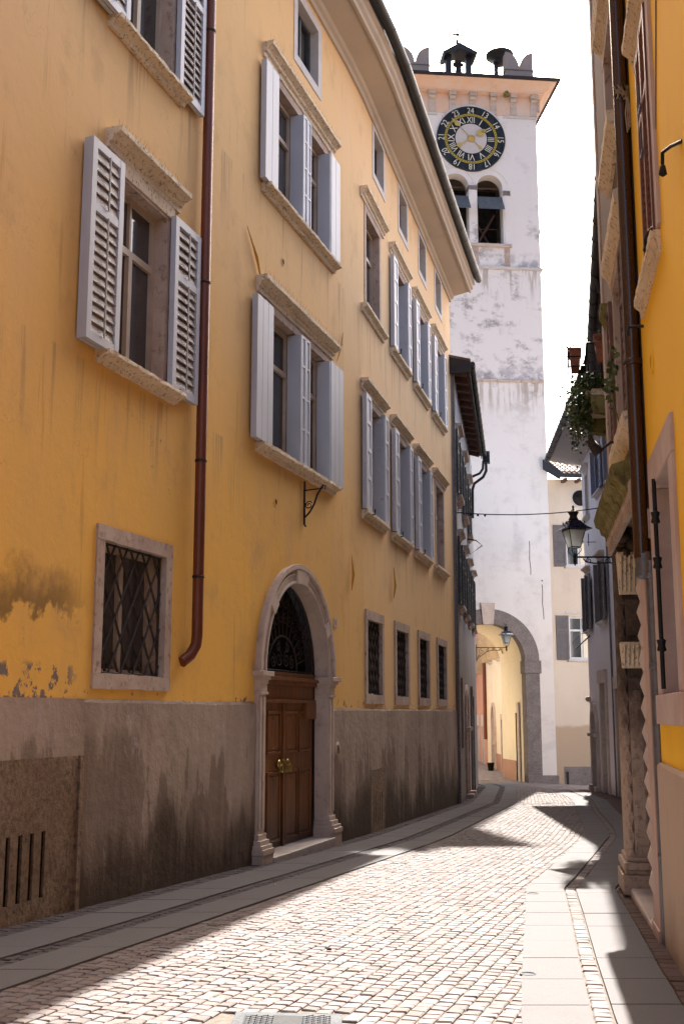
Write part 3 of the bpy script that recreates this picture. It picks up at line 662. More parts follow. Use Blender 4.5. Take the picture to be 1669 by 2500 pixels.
# gutter joint collars
def along(path,step):
    out=[]; 
    for a,b in zip(path,path[1:]):
        L=(b-a).length; n=int(L/step)
        for i in range(n): 
            p=a+(b-a)*(i/n); d=(b-a).normalized(); out.append((p,d))
    return out
for p,d in along(path[1:],0.62):
    n=Vector((d.y,-d.x,0)); 
    for e in (-0.012,0.012):
        pass
    vs=[]
    for e in (-0.014,0.014):
        for k in range(9):
            a=PI+PI*k/8; vs.append(p+d*e+n*(0.70+0.092*math.cos(a))+Vector((0,0,11.725+0.092*math.sin(a))))
    gu.add(vs,[(k,k+1,10+k,9+k) for k in range(8)],True)
gu.build('gutter','gutter',YH,recalc=False)
rf=MB()
for F,a,b in ((FA,-26,-0.4),(FB,0.3,9.9)):
    rf.hexa([F.p(a,0.66,11.76),F.p(b,0.66,11.76),F.p(b,-7.3,13.6),F.p(a,-7.3,13.6),F.p(a,0.66,11.80),F.p(b,0.66,11.80),F.p(b,-7.3,13.66),F.p(a,-7.3,13.66)])
    tile_rows(rf,F,max(a,-9),b,0.72,11.80,0.23,3,0.21,0.36,0.09)
rf.build('roof','tile',YH,recalc=False)
gab=MB(); gab.prism(Fr(FB.p(9.75,0,0).x,FB.p(9.75,0,0).y,d=(-FB.nx,-FB.ny)),[(0,11.3),(7,11.3),(7,13.55),(0,11.8)],0.0,0.02); gab.build('gable','yellow',YH)
# --- single louvred windows (left column)
def louvred_window(z0,z1):
    a,b=-7.2,-6.2; F=FA
    wd=casement(F,a+0.02,b-0.02,z0,z1-0.02,-0.13,YH,'casement',True,True,0.055)
    room(F,a,b,z0,z1,-0.2,wd)
    m=MB(); m.box(F,a-0.001,a+0.02,-0.16,0.012,z0,z1).box(F,b-0.02,b+0.001,-0.16,0.012,z0,z1).box(F,a-0.02,b+0.02,-0.16,0.010,z1-0.03,z1+0.002)
    m.box(F,b+0.001,b+0.1,0.0,0.012,z0,z1+0.1); m.box(F,a-0.1,a-0.001,0,0.012,z0,z1+0.1); m.build('reveal','rose',wd)
    lintel(F,-7.40,-5.97,z1-0.0,0.31,0.15,'old',wd,0.004,0.13)
    sill(F,-7.45,-5.97,z0,0.10,0.14,'old',wd,0.006)
    for (p,q,o0,o1) in ((-7.78,-7.24,0.02,0.065),(-7.79,-7.25,0.07,0.115)):
        s,rg=louvre(F,p,q,o0,o1,z0-0.01,z1+0.02,'shutter',wd)
        if o1>0.1: slats(F,rg,'slat',wd,0.085,rod=True)
    s,rg=louvre(F,-6.17,-5.60,0.03,0.085,z0-0.01,z1+0.02,'shutter',wd); slats(F,rg,'slat',wd,0.085,rod=True)
    k=MB(); k.tube([F.p(-7.28,0.0,z0-0.03),F.p(-7.28,0.13,z0-0.03),F.p(-7.27,0.135,z0+0.03)],0.012,6).tube([F.p(-6.05,0.0,z0-0.03),F.p(-6.05,0.10,z0-0.03),F.p(-6.05,0.105,z0+0.03)],0.012,6); k.build('shutter_hook','iron',wd)
    sp=MB()
    for i in range(30):
        s=-7.35+1.34*i/29; sp.tube([F.p(s,0.09,z1+0.305),F.p(s+random.uniform(-.02,.02),0.11+random.uniform(-.02,.02),z1+0.40)],0.0008,3,False)
    sp.build('bird_spikes','rustiron',wd,recalc=False)
    return wd
louvred_window(4.60,6.32); louvred_window(7.68,9.4)
# --- double windows with folding shutters
def double_window(F,o1,o2,z0,z1,lw,rw,sp=True):
    a=o1[0]; b=o2[1]
    wd=casement(F,o1[0]+0.01,o1[1]-0.01,z0,z1-0.01,-0.12,YH,'casement',True,False,0.05)
    m=MB(); t=0.05; zt=z0+(z1-z0)*0.68
    for p,q in (o2,):
        p+=0.01;q-=0.01
        m.box(F,p,p+t,-0.16,-0.10,z0,z1-0.01).box(F,q-t,q,-0.16,-0.10,z0,z1-0.01).box(F,p+t,q-t,-0.16,-0.10,z1-0.01-t,z1-0.01).box(F,p+t,q-t,-0.16,-0.10,z0,z0+t).box(F,p+t,q-t,-0.155,-0.105,zt-0.03,zt+0.03)
    cs=m.build('casement',"casement",wd)
    MB().box(F,o2[0]+0.04,o2[1]-0.04,-0.15,-0.14,z0+0.04,z1-0.05).build('pane','glass',wd)
    # inner sash bars and curtains
    cu=MB()
    for p,q in (o1,o2):
        n=14
        for i in range(n):
            s0=p+0.05+(q-p-0.1)*i/n; s1=p+0.05+(q-p-0.1)*(i+1)/n; oo=-0.20-0.015*(i%2); o_=-0.20-0.015*((i+1)%2)
            if i<5 or i>8: cu.quad(F.p(s0,oo,z0),F.p(s1,o_,z0),F.p(s1,o_,z1),F.p(s0,oo,z1))
    cu.build('curtain','curtain',wd,recalc=False)
    room(F,a,b,z0,z1,-0.22,wd)
    # stone mullion pier and reveals
    m=MB(); m.box(F,o1[1]-0.002,o2[0]+0.002,-0.16,0.006,z0,z1).box(F,a-0.1,a,-0.16,0.008,z0,z1).box(F,b,b+0.1,-0.16,0.008,z0,z1)
    m.box(F,a-0.1,b+0.1,-0.16,0.012,z1,z1+0.14); m.build('surround','rose',wd)
    lintel(F,a-0.32,b+0.34,z1+0.11,0.19,0.14,'old',wd,0.004); sill(F,a-0.30,b+0.38,z0,0.11,0.13,'old',wd,0.006)
    # outer leaves, flat on the wall, doubled
    shutter_panel(F,a-lw,a-0.005,0.03,0.10,z0+0.005,z1,'shutter',wd)
    mid=(o1[1]+o2[0])/2
    shutter_panel(F,o1[1]-0.01,mid-0.004,0.012,0.09,z0+0.005,z1-0.01,'shutter',wd,False)
    shutter_panel(F,mid+0.004,o2[0]+0.01,0.012,0.09,z0+0.005,z1-0.01,'shutter',wd,False)
    shutter_panel(F,b+0.005,b+rw,0.03,0.10,z0+0.005,z1,'shutter',wd)
    for s in (o1[1],b):
        MB().box(F,s-0.04,s-0.012,-0.09,0.095,z0+0.005,z1-0.02).build('shutter','shutter',wd)
    for s in (a,o2[0]):
        MB().box(F,s+0.012,s+0.03,-0.09,0.02,z0+0.005,z1-0.02).build('shutter','shutter',wd)
    if sp:
        spk=MB()
        for i in range(60):
            s=a-0.30+(b-a+0.6)*i/59; spk.tube([F.p(s,0.09,z1+0.295),F.p(s+random.uniform(-.02,.02),0.11+random.uniform(-.02,.02),z1+0.385)],0.0008,3,False)
        spk.build('bird_spikes','rustiron',wd,recalc=False)
double_window(FA,(-3.6,-2.6),(-2.3,-1.46),4.62,6.30,0.50,0.54)
double_window(FA,(-3.5,-2.56),(-2.3,-1.46),7.80,9.32,0.42,0.40)
# --- shuttered and bare windows of the bend
def b_window(F,c,z0,z1,shut=True,lefto=True,w=1.0,glassy=True):
    a,b=c-w/2,c+w/2
    wd=casement(F,a+0.01,b-0.01,z0,z1-0.01,-0.13,YH,'casement',True,True,0.05)
    room(F,a,b,z0,z1,-0.2,wd)
    m=MB(); m.box(F,a-0.12,a,-0.16,0.012,z0,z1).box(F,b,b+0.12,-0.16,0.012,z0,z1).box(F,a-0.12,b+0.12,-0.16,0.014,z1,z1+0.14); m.build('surround','rose',wd)
    lintel(F,a-0.36,b+0.34,z1+0.12,0.17,0.12,'old',wd,0.0025); sill(F,a-0.33,b+0.30,z0,0.13,0.10,'old',wd,0.003)
    if shut:
        shutter_panel(F,a-0.37,a-0.005,0.02,0.085,z0+0.01,z1+0.05,'shutter',wd,False)
        shutter_panel(F,b+0.005,b+0.30,0.02,0.085,z0+0.01,z1+0.05,'shutter',wd,False)
        # leaf standing in the reveal, with recessed panels
        m=MB(); s=b; m.box(F,s-0.045,s-0.015,-0.11,0.085,z0+0.01,z1-0.02)
        for qa,qb in ((0.05,0.26),(0.30,0.50),(0.54,0.72),(0.76,0.94)):
            za,zb=z0+(z1-z0)*qa,z0+(z1-z0)*qb
            m.box(F,s-0.050,s-0.044,-0.085,-0.07,za,zb).box(F,s-0.050,s-0.044,0.03,0.045,za,zb).box(F,s-0.050,s-0.044,-0.07,0.03,za,za+0.015).box(F,s-0.050,s-0.044,-0.07,0.03,zb-0.015,zb)
        m.build('shutter','shutter',wd)
        MB().tube([F.p(a-0.05,0.0,z0-0.04),F.p(a-0.05,0.14,z0-0.04),F.p(a-0.05,0.145,z0+0.04)],0.012,5).build('shutter_hook','iron',wd)
    return wd
for i,c in enumerate(cB):
    b_window(FB,c,7.79,9.4,i!=0); b_window(FB,c,4.57,6.3,i!=3)
# --- grated ground floor windows
def grated(F,a,b,z0,z1,t,inner=True,nx=4.5):
    wd=casement(F,a,b,z0,z1,-0.16,YH,'casement',False,True,0.05); room(F,a,b,z0,z1,-0.24,wd)
    surround(F,a,b,z0,z1,t,0.02,'rose',wd,dep=0.16,jit=0.004); lattice(F,a,b,z0,z1,-0.05,wd,nx)
grated(FA,-7.19,-6.05,1.92,3.02,0.125,nx=5.3)
for c in cB: grated(FB,c-0.52,c+0.52,1.87,2.97,0.14,nx=5)
# --- attic windows
def attic(F,a,b,z0,z1,t=0.13):
    wd=casement(F,a,b,z0,z1,-0.13,YH,'darkshutter',False,True,0.05); room(F,a,b,z0,z1,-0.2,wd)
    m=MB(); m.box(F,a-t,a,-0.14,0.012,z0-t,z1+t).box(F,b,b+t,-0.14,0.012,z0-t,z1+t).box(F,a,b,-0.14,0.013,z0-t,z0).box(F,a,b,-0.14,0.013,z1,z1+t); m.build('border','white',wd)
attic(FA,-2.62,-1.78,10.15,11.0)
for c in cT: attic(FB,c-0.38,c+0.38,10.38,11.15,0.12)
# --- portal
PC=-2.5; ZS=2.05
F=FA; gzp=-0.05
for sg in (-1,1):
    pm=MB(); a,b=sorted((PC+sg*1.1,PC+sg*1.31))
    pm.box(F,a,b,-0.14,0.05,0.30,1.82)
    pm.box(F,*sorted((PC+sg*1.13,PC+sg*1.19)),0.05,0.066,0.36,1.78); pm.box(F,*sorted((PC+sg*1.24,PC+sg*1.29)),0.05,0.066,0.36,1.78)
    jb=pm.build('portal_jamb','pale',YH,bevel=0.006)
    pm=MB(); n=0
    for z0,z1,e in ((1.80,1.83,0.02),(1.83,1.92,0.008),(1.92,1.96,0.02),(1.96,2.0,0.045),(2.0,2.05,0.075)):
        pm.box(F,*sorted((PC+sg*(1.1-e*0.6),PC+sg*(1.31+e))),-0.138,0.06+e,z0,z1+0.001*n); n+=1
    pm.build('capital','pale',jb,bevel=0.006)
    pm=MB()
    for z0,z1,e in ((-0.3,0.10,0.085),(0.10,0.16,0.095),(0.16,0.20,0.075),(0.20,0.25,0.045),(0.25,0.31,0.015)):
        pm.box(F,*sorted((PC+sg*(1.1-e*0.55),PC+sg*(1.31+e*0.8))),-0.135,0.06+e,z0,z1)
    pm.build('base','pale',jb,bevel=0.006)
ar=MB(); ar.ring(F,PC,ZS,1.1,1.31,-0.14,0.045,0,PI,40); ar.ring(F,PC,ZS,1.27,1.33,0.045,0.085,0,PI,40); ar.ring(F,PC,ZS,1.1,1.135,0.045,0.065,0,PI,40)
ar.ring(F,PC,ZS,1.20,1.225,0.045,0.06,0,PI,40)
for a0 in (R_(140),R_(85),R_(32)): ar.ring(F,PC,ZS,1.095,1.30,0.045,0.078,a0-0.10 if a0!=R_(85) else a0-0.12,a0+0.05 if a0!=R_(85) else a0+0.22,6)
arch=ar.build('portal_arch','pale',YH,bevel=0.006)
# door
ds=MB(); ds.box(F,PC-1.1,PC+1.1,-0.22,-0.17,-0.3,1.92)
door=ds.build('door','wood',YH)
fm=MB()
def panel(m,F,a,b,z0,z1,o,t=0.03,h=0.02):
    m.box(F,a,b,o,o+h,z1-t,z1).box(F,a,b,o,o+h,z0,z0+t).box(F,a,a+t,o,o+h,z0+t,z1-t).box(F,b-t,b,o,o+h,z0+t,z1-t)
    m.box(F,a+t*1.8,b-t*1.8,o,o+h*0.55,z0+t*1.8,z1-t*1.8)
    c=(a+b)/2; m.prism(F,[(c-0.06,z1-t*1.8),(c,z1-t*1.8-0.05),(c+0.06,z1-t*1.8)],o+h*0.5,o+h*0.9)
    m.prism(F,[(c-0.06,z0+t*1.8),(c+0.06,z0+t*1.8),(c,z0+t*1.8+0.05)],o+h*0.5,o+h*0.9)
for lf in (-1,1):
    x0,x1=(PC-1.05,PC-0.03) if lf<0 else (PC+0.03,PC+1.05)
    mid=(x0+x1)/2
    for p,q in ((x0+0.05,mid-0.03),(mid+0.03,x1-0.05)):
        panel(fm,F,p,q,1.02+0.10,1.62,-0.17); panel(fm,F,p,q,0.12,0.92,-0.17)
    fm.box(F,x0,x1,-0.172,-0.155,-0.2,0.06)
fm.box(F,PC-0.025,PC+0.025,-0.17,-0.135,-0.2,1.74)
fm.build('panels','wood',door,bevel=0.004)
tr=MB()
for z0,z1,o in ((1.72,1.76,-0.12),(1.76,1.93,-0.15),(1.93,1.98,-0.10),(1.98,2.02,-0.07),(2.02,2.08,-0.12)): tr.box(F,PC-1.1,PC+1.1,-0.2,o,z0,z1)
tr.box(F,PC+0.72,PC+1.1,-0.19,-0.115,1.52,1.72); tr.box(F,PC-1.1,PC-0.72,-0.19,-0.115,1.52,1.72)
tr.build('transom','wood',YH,bevel=0.004)
fl=MB()
pts=[(PC+1.1*math.cos(a),ZS+0.03+1.1*math.sin(a)) for a in [PI*k/24 for k in range(25)]]; fl.prism(F,pts,-0.30,-0.27); fl.build('fanlight_glass','black',YH)
gr=MB(); zc=ZS+0.05
gr.tube([F.p(PC+0.5*math.cos(a),-0.17,zc+0.42*math.sin(a)) for a in [PI*k/20 for k in range(21)]],0.013,6)
gr.tube([F.p(PC+1.08*math.cos(a),-0.17,zc+1.05*math.sin(a)) for a in [PI*k/20 for k in range(21)]],0.012,6)
gr.tube([F.p(PC-1.08,-0.17,zc),F.p(PC+1.08,-0.17,zc)],0.014,6)
for k in range(1,14):
    a=PI*k/14; gr.tube([F.p(PC+0.5*math.cos(a),-0.17,zc+0.42*math.sin(a)),F.p(PC+1.06*math.cos(a),-0.17,zc+1.03*math.sin(a))],0.007,5)
    am=a+PI/28; 
    for r,sgn in ((0.66,1),(0.86,-1)):
        gr.tube(scroll(F,PC+r*math.cos(am),zc+r*0.96*math.sin(am),0.075,0.012,1.4,-0.168,a,sgn,14),0.006,4)
for sgn in (-1,1):
    for x,z,r in ((0.13,0.14,0.11),(0.32,0.11,0.09),(0.16,0.29,0.07)): gr.tube(scroll(F,PC+sgn*x,zc+z,r,0.02,1.5,-0.168,PI/2,sgn,16),0.008,5)
gr.build('fanlight_grille','rustiron',YH,recalc=False)
hd=MB()
for s,kn in ((PC-0.16,1),(PC+0.13,1)):
    hd.lathe(F.p(s,-0.15,1.0),[(0.0,0),(0.055,0.0),(0.055,0.012),(0.03,0.03),(0.0,0.035)],16,0,(F.nx,F.ny,0))
    hd.tube([F.p(s+0.045*math.cos(a),-0.11,0.95+0.045*math.sin(a)) for a in [2*PI*k/14 for k in range(15)]],0.009,6)
for s in (PC-0.05,PC+0.055): hd.box(F,s-0.012,s+0.012,-0.15,-0.135,0.9,1.06).tube([F.p(s,-0.13,1.05),F.p(s,-0.08,1.02),F.p(s,-0.08,0.94),F.p(s,-0.13,0.9)],0.007,5)
hd.build('handle','brass',door)
MB().box(F,PC-1.07,PC+1.07,-0.30,0.16,-0.35,0.055).build('doorstep','palemarble',YH,bevel=0.01)
# plaque 12, door bell
pq=MB().box(F,-1.04,-0.92,0.0,0.012,2.73,2.86).build('house_number','clockwhite',YH,bevel=0.003)
tm=MB(); vs_,fs_=text_mesh('12',0.085,F,-0.98,0.0135,2.795); tm.add(vs_,fs_); tm.build('digits','navy',pq,recalc=False)
bm_=MB().lathe(F.p(-0.93,0.0,1.13),[(0,0),(0.10,0.0),(0.10,0.022),(0.085,0.03),(0,0.03)],20,0,(F.nx,F.ny,0)).build('door_bell','pale',YH)
MB().box(F,-0.97,-0.89,0.031,0.038,1.07,1.18).build('bell_panel','brass',bm_)
# iron straps and round vents in the wall
st=MB(); st.tube([F.p(-4.26,0.02,7.05),F.p(-4.0,0.035,6.78),F.p(-3.79,0.02,6.53)],[0.004,0.018,0.006],6); st.build('wall_anchor','yellowpaint',YH)
MB().tube([F.p(-0.95,0.02,6.45),F.p(-0.80,0.035,6.72),F.p(-0.68,0.02,6.95)],[0.004,0.016,0.005],6).build('wall_anchor','yellowpaint',YH)
MB().tube([Fk.p(0.35,0.02,3.30),Fk.p(0.35,0.045,3.52),Fk.p(0.35,0.02,3.80)],[0.006,0.022,0.004],6).build('wall_anchor','yellowpaint',YH)
MB().tube([FB.p(2.66,0.02,3.47),FB.p(2.66,0.045,3.68),FB.p(2.66,0.02,3.98)],[0.006,0.022,0.004],6).build('wall_anchor','yellowpaint',YH)
for s,z in ((-3.07,7.09),(-3.23,4.04)):
    v=MB().ring(F,s,z,0.034,0.05,0.0,0.01,0,2*PI,20).build('vent','yellow',YH); MB().lathe(F.p(s,0.002,z),[(0,0),(0.034,0),(0.034,0.002),(0,0.002)],16,0,(F.nx,F.ny,0)).build('vent_hole','black',v)
# stone cellar vents
def cellar(F,a,b,z0,z1,sl,zs0,zs1,sw,name='cellar_vent'):
    ss=sorted(sl); m=MB(); cur=a
    for s in ss: 
        m.box(F,cur,s-sw/2,-0.05,0.026,zs0,zs1); cur=s+sw/2
    m.box(F,cur,b,-0.05,0.026,zs0,zs1); m.box(F,a,b,-0.05,0.026,z0,zs0); m.box(F,a,b,-0.05,0.026,zs1,z1)
    o=m.build(name,'ventstone',YH); MB().box(F,ss[0]-0.1,ss[-1]+0.1,0.002,0.005,zs0-0.02,zs1+0.02).build('slot','black',o)
cellar(FA,-9.6,-7.50,-1,1.269,[-8.86,-8.70,-8.55,-8.40,-8.25,-8.10,-7.95],0.27,0.74,0.055)
MB().box(FA,-7.495,-7.44,0,0.045,-1,1.27).build('border_strip','ventstone',YH)
cellar(FB,0.80,1.80,-1,0.77,[1.0,1.14,1.28,1.42,1.56],0.0,0.42,0.045)
# brown downpipe
dp=MB(); s=-5.50; o=0.085
dp.tube([FA.p(s,o,11.55),FA.p(s,o,2.33),FA.p(s-0.02,o,2.24),FA.p(s-0.10,o-0.02,2.14),FA.p(s-0.2,o-0.06,2.07)],0.054,12)
pp=dp.build('downpipe','copper',YH)
cl=MB()
for z in (10.6,8.7,5.9,4.05,2.9):
    cl=MB(); cl.lathe(FA.p(s,o,z),[(0.054,-0.012),(0.060,-0.012),(0.060,0.012),(0.054,0.012)],12); cl.tube([FA.p(s-0.1,o,z),FA.p(s+0.1,o,z)],0.006,5); cl.build('pipe_clamp','rustiron',pp)

# ============================================================ things on the yellow house
ib=MB(); s=-2.25
ib.tube([FA.p(s,0.012,4.48),FA.p(s,0.012,3.93),FA.p(s,0.03,3.90)],0.013,6).tube([FA.p(s,0.0,4.36),FA.p(s,0.26,4.38)],0.009,6)
ib.tube([FA.p(s,0.02,4.02),FA.p(s,0.08,4.08),FA.p(s,0.14,4.18),FA.p(s,0.18,4.30),FA.p(s,0.26,4.42),FA.p(s,0.29,4.40),FA.p(s,0.28,4.36)],0.012,6)
FX=Fr(FA.p(s,0,0).x,FA.p(s,0,0).y,d=(FA.nx,FA.ny)); ib.tube(scroll(FX,0.07,4.17,0.055,0.015,1.5,0,0.4,1,18),0.008,5)
tag(ib.build('iron_bracket','iron'),'scrolled black iron bracket without lamp, below the double window over the arched doorway','bracket')

# ============================================================ GREY-BLUE HOUSE (left, beyond)
GH=thing('grey_blue_house','narrow grey-blue house with dark louvred shutters and deep brown eaves beyond the yellow house','house',FL.p(5,0,gz(3.5,31)))
hl=[]
for c in (1.1,3.7,6.3,8.9): hl.append((c-0.45,c+0.45,4.05,5.6,0.15))
for c in (1.1,4.0,7.0): hl.append((c-0.45,c+0.45,6.65,8.15,0.15))
hl.append((6.5,7.6,-1.5,2.05,0.2)); hl.append((3.0,4.0,-1.5,2.1,0.2,'arch'))
facade(FL,0,11,-1.5,9.6,hl,'greyblue',GH); b=MB(); house_body(b,FL,0,11,-1.5,9.6,6); b.build('side_walls','greyblue',GH,recalc=False)
b=MB(); facade(FL2,0,7.2,-1.5,9.6,[],'greyblue',None,mb=b); house_body(b,FL2,0,7.2,-1.5,7.5,5); b.build('rear_wing','greyblue',GH,recalc=False)
q=MB()
z=-1.0; k=0
while z<9.4:
    h=0.42; q.box(FL,-0.02,(0.34 if k%2 else 0.26),-0.02,0.025,z+0.008,z+h-0.008); z+=h; k+=1
q.build('quoins','granite',GH,bevel=0.006)
for (zz0,zz1,cs) in ((4.05,5.6,(1.1,3.7,6.3,8.9)),(6.65,8.15,(1.1,4.0,7.0))):
    for c in cs:
        wd=casement(FL,c-0.45,c+0.45,zz0,zz1,-0.12,GH,'whitewood'); lintel(FL,c-0.6,c+0.6,zz1+0.02,0.2,0.16,'rose',wd,0.003); sill(FL,c-0.6,c+0.6,zz0,0.14,0.14,'rose',wd,0.003)
        for a,bb in ((c-0.95,c-0.46),(c+0.46,c+0.95)):
            s_,rg=louvre(FL,a,bb,0.03,0.08,zz0,zz1,'darkshutter',wd); slats(FL,rg,'darkshutter',wd,0.09)
        # one leaf ajar, seen edge on
        Fp=Fr(FL.p(c+0.45,0.0,0).x,FL.p(c+0.45,0.0,0).y,d=(FL.nx+0.15*FL.dx,FL.ny+0.15*FL.dy))
wd=MB().box(FL,6.5,7.6,-0.2,-0.16,-1.5,2.05).build('door','darkshutter',GH); 
m=MB().box(FL,6.25,6.5,-0.2,0.05,-1.5,2.05).box(FL,7.6,7.85,-0.2,0.05,-1.5,2.05).box(FL,6.25,7.85,-0.2,0.07,2.05,2.32); m.build('door_frame','granite',wd)
wd=MB().box(FL,3.0,4.0,-0.2,-0.16,-1.5,2.1).build('door','wood',GH)
m=MB().box(FL,2.8,3.0,-0.2,0.06,-1.2,1.6).box(FL,4.0,4.2,-0.2,0.06,-1.2,1.6).ring(FL,3.5,1.6,0.5,0.7,-0.2,0.06,0,PI,20).box(FL,2.72,3.0,0,0.14,1.15,1.25).box(FL,4.0,4.28,0,0.14,1.15,1.25).box(FL,2.7,3.05,0,0.2,-1.2,-0.35).box(FL,3.95,4.3,0,0.2,-1.2,-0.35); m.build('door_frame','rose',wd,bevel=0.01)
MB().box(FL,1.0,1.25,0.0,0.05,0.8,2.4).build('wall_pipe','brownwall',GH)
# eaves with rafters
e=MB(); e.hexa([FL.p(-0.15,0,9.62),FL.p(9.3,0,9.62),FL.p(9.3,0.36,9.53),FL.p(-0.15,0.36,9.53),FL.p(-0.15,0,9.66),FL.p(9.3,0,9.66),FL.p(9.3,0.36,9.57),FL.p(-0.15,0.36,9.57)])
so_=e.build('soffit_boards','brownwood',GH)
for i in range(13):
    e=MB(); s=0.1+i*0.72; e.hexa([FL.p(s,0,9.48),FL.p(s+0.12,0,9.48),FL.p(s+0.12,0.31,9.395),FL.p(s,0.31,9.395),FL.p(s,0,9.615),FL.p(s+0.12,0,9.615),FL.p(s+0.12,0.31,9.54),FL.p(s,0.31,9.54)]); e.build('rafter','brownwood',GH)
e=MB(); e.hexa([FL.p(-0.2,-0.6,9.4),FL.p(-0.12,-0.6,9.4),FL.p(-0.12,0.42,9.4),FL.p(-0.2,0.42,9.4),FL.p(-0.2,-0.6,9.95),FL.p(-0.12,-0.6,9.95),FL.p(-0.12,0.42,9.72),FL.p(-0.2,0.42,9.72)])
e.box(FL,-0.12,9.3,0.36,0.39,9.44,9.62); e.build('fascia','darkfascia',GH)
e=MB(); e.hexa([FL.p(-0.2,0.42,9.66),FL.p(9.4,0.42,9.66),FL.p(9.4,-6,11.3),FL.p(-0.2,-6,11.3),FL.p(-0.2,0.42,9.72),FL.p(9.4,0.42,9.72),FL.p(9.4,-6,11.36),FL.p(-0.2,-6,11.36)]); e.build('roof','tile',GH)
e=MB(); e.tube([FL.p(-0.15,0.46,9.6),FL.p(9.5,0.46,9.56)],0.065,10)
for i in range(16): e.lathe(FL.p(i*0.62,0.46,9.6-0.0026*i),[(0.06,-0.012),(0.073,-0.012),(0.073,0.012),(0.06,0.012)],10,0,(FL.dx,FL.dy,0))
e.box(FL,9.35,9.65,0.40,0.62,9.35,9.7)
e.tube([FL.p(9.5,0.5,9.4),FL.p(9.5,0.5,9.1),FL.p(9.5,0.4,8.9),FL.p(9.5,0.12,8.7),FL.p(9.5,0.06,8.5),FL.p(9.5,0.05,7.6)],0.045,8); e.tube([FL.p(9.4,0.42,9.4),FL.p(9.4,0.40,9.15),FL.p(9.4,0.3,9.0),FL.p(9.4,0.05,8.9)],0.04,8); e.build('gutter','gutter',GH)
# triangular swing bracket
tb=MB(); c=FL.p(6.2,0,6.15)
def T(o,z,s=6.2): return FL.p(s,o,z)
tb.tube([T(0,6.45),T(0,5.95),T(0.42,6.25),T(0.25,6.4),T(0,6.45)],0.018,5)
tag(tb.build('swing_bracket','iron'),'small triangular black iron arm on the grey-blue house between its window rows','bracket')

# ============================================================ CLOCK TOWER
TW=thing('clock_tower','tall whitewashed clock tower with bell openings and an archway over the street','tower',FT.p(-2.5,0,-1))
F=FT; TL,TR,TD=-5.25,0.25,4.0
holes=[(-3.74,-2.68,20.4,23.43,0.5,'arch'),(-2.33,-1.27,20.4,23.43,0.5,'arch'),(-3.71,-0.85,-1.3,5.0,0.0,'arch')]
facade(F,TL,TR,-1.3,26.9,holes,'tower',TW)
b=MB(); 
b.quad(F.p(TL,0,-1.3),F.p(TL,-TD,-1.3),F.p(TL,-TD,26.9),F.p(TL,0,26.9)); b.quad(F.p(TR,0,-1.3),F.p(TR,-TD,-1.3),F.p(TR,-TD,26.9),F.p(TR,0,26.9)); b.quad(F.p(TL,0,26.9),F.p(TR,0,26.9),F.p(TR,-TD,26.9),F.p(TL,-TD,26.9))
Fbk=Fr(F.p(0,-TD,0).x,F.p(0,-TD,0).y,d=(F.dx,F.dy)); facade(Fbk,TL,TR,-1.3,26.9,[(-3.71,-0.85,-1.3,5.0,0.0,'arch')],'tower',None,mb=b); b.build('side_walls','tower',TW,recalc=False)
# passage lining
b=MB(); n=24; pts=[(-3.71,-1.3)]+[(-2.28-1.43*math.cos(PI*k/n),3.57+1.43*math.sin(PI*k/n)) for k in range(n+1)]+[(-0.85,-1.3)]
for p_,q_ in zip(pts,pts[1:]): b.quad(F.p(p_[0],-0.55,p_[1]),F.p(q_[0],-0.55,q_[1]),F.p(q_[0],-TD,q_[1]),F.p(p_[0],-TD,p_[1]))
b.build('passage','warmcream',TW,recalc=False)
MB().box(F,-0.875,-0.855,-3.98,-1.7,-1.3,-0.25).build('passage_plinth','pinkdado',TW); MB().box(F,-0.93,-0.88,-1.25,-0.95,-1.2,2.0).build('passage_pilaster','pale',TW); MB().tube([F.p(-0.89,-1.5,-1.1),F.p(-0.89,-1.5,1.6)],0.025,6).build('passage_pipe','iron',TW)
# granite arch
b=MB(); b.ring(F,-2.28,3.57,1.41,1.97,-0.55,0.05,0,PI,40); 
for sg in (-1,1):
    x0,x1=sorted((-2.28+sg*1.41,-2.28+sg*1.97)); b.box(F,x0,x1,-0.55,0.05,-1.3,3.08); b.box(F,*sorted((-2.28+sg*1.37,-2.28+sg*2.03)),-0.56,0.09,3.08,3.57)
b.box(F,-0.87,0.30,-0.55,0.12,-1.3,-0.72); b.build('arch_stones','granite',TW,bevel=0.01)
b=MB(); b.prism(F,[(-2.48,4.93),(-2.08,4.93),(-2.0,5.76),(-2.56,5.76)],-0.2,0.13)
for z in (5.62,5.45,5.3,5.12): b.box(F,-2.45,-2.1,0.13,0.137,z,z+0.012)
b.build('keystone','pale',TW,bevel=0.008)
b=MB(); b.sweep(F,[(0,19.33),(0.06,19.33),(0.10,19.40),(0.10,19.44),(0,19.44)],TL-0.05,TR+0.06,60,0.012); b.box(F,TR,TR+0.08,-TD,0.05,19.34,19.43); b.build('string_course','white',TW)
b=MB(); b.sweep(F,[(0,26.0),(0.05,26.0),(0.07,26.05),(0.07,26.1),(0,26.1)],TL,-3.95,12,0.004); b.sweep(F,[(0,26.0),(0.05,26.0),(0.07,26.05),(0.07,26.1),(0,26.1)],-1.13,TR+0.05,12,0.004)
b.ring(F,-2.54,24.98,1.42,1.53,0,0.07,R_(38),R_(142),24); b.build('string_course','white',TW)
b=MB(); x=TL
while x<TR:
    L_=random.uniform(0.35,0.7); 
    if random.random()<0.9: b.sweep(F,[(0,14.6),(0.07,14.6),(0.09,14.68),(0,14.72)],x,min(x+L_,TR)-0.02,5,0.01)
    x+=L_
b.build('string_course','pale',TW)
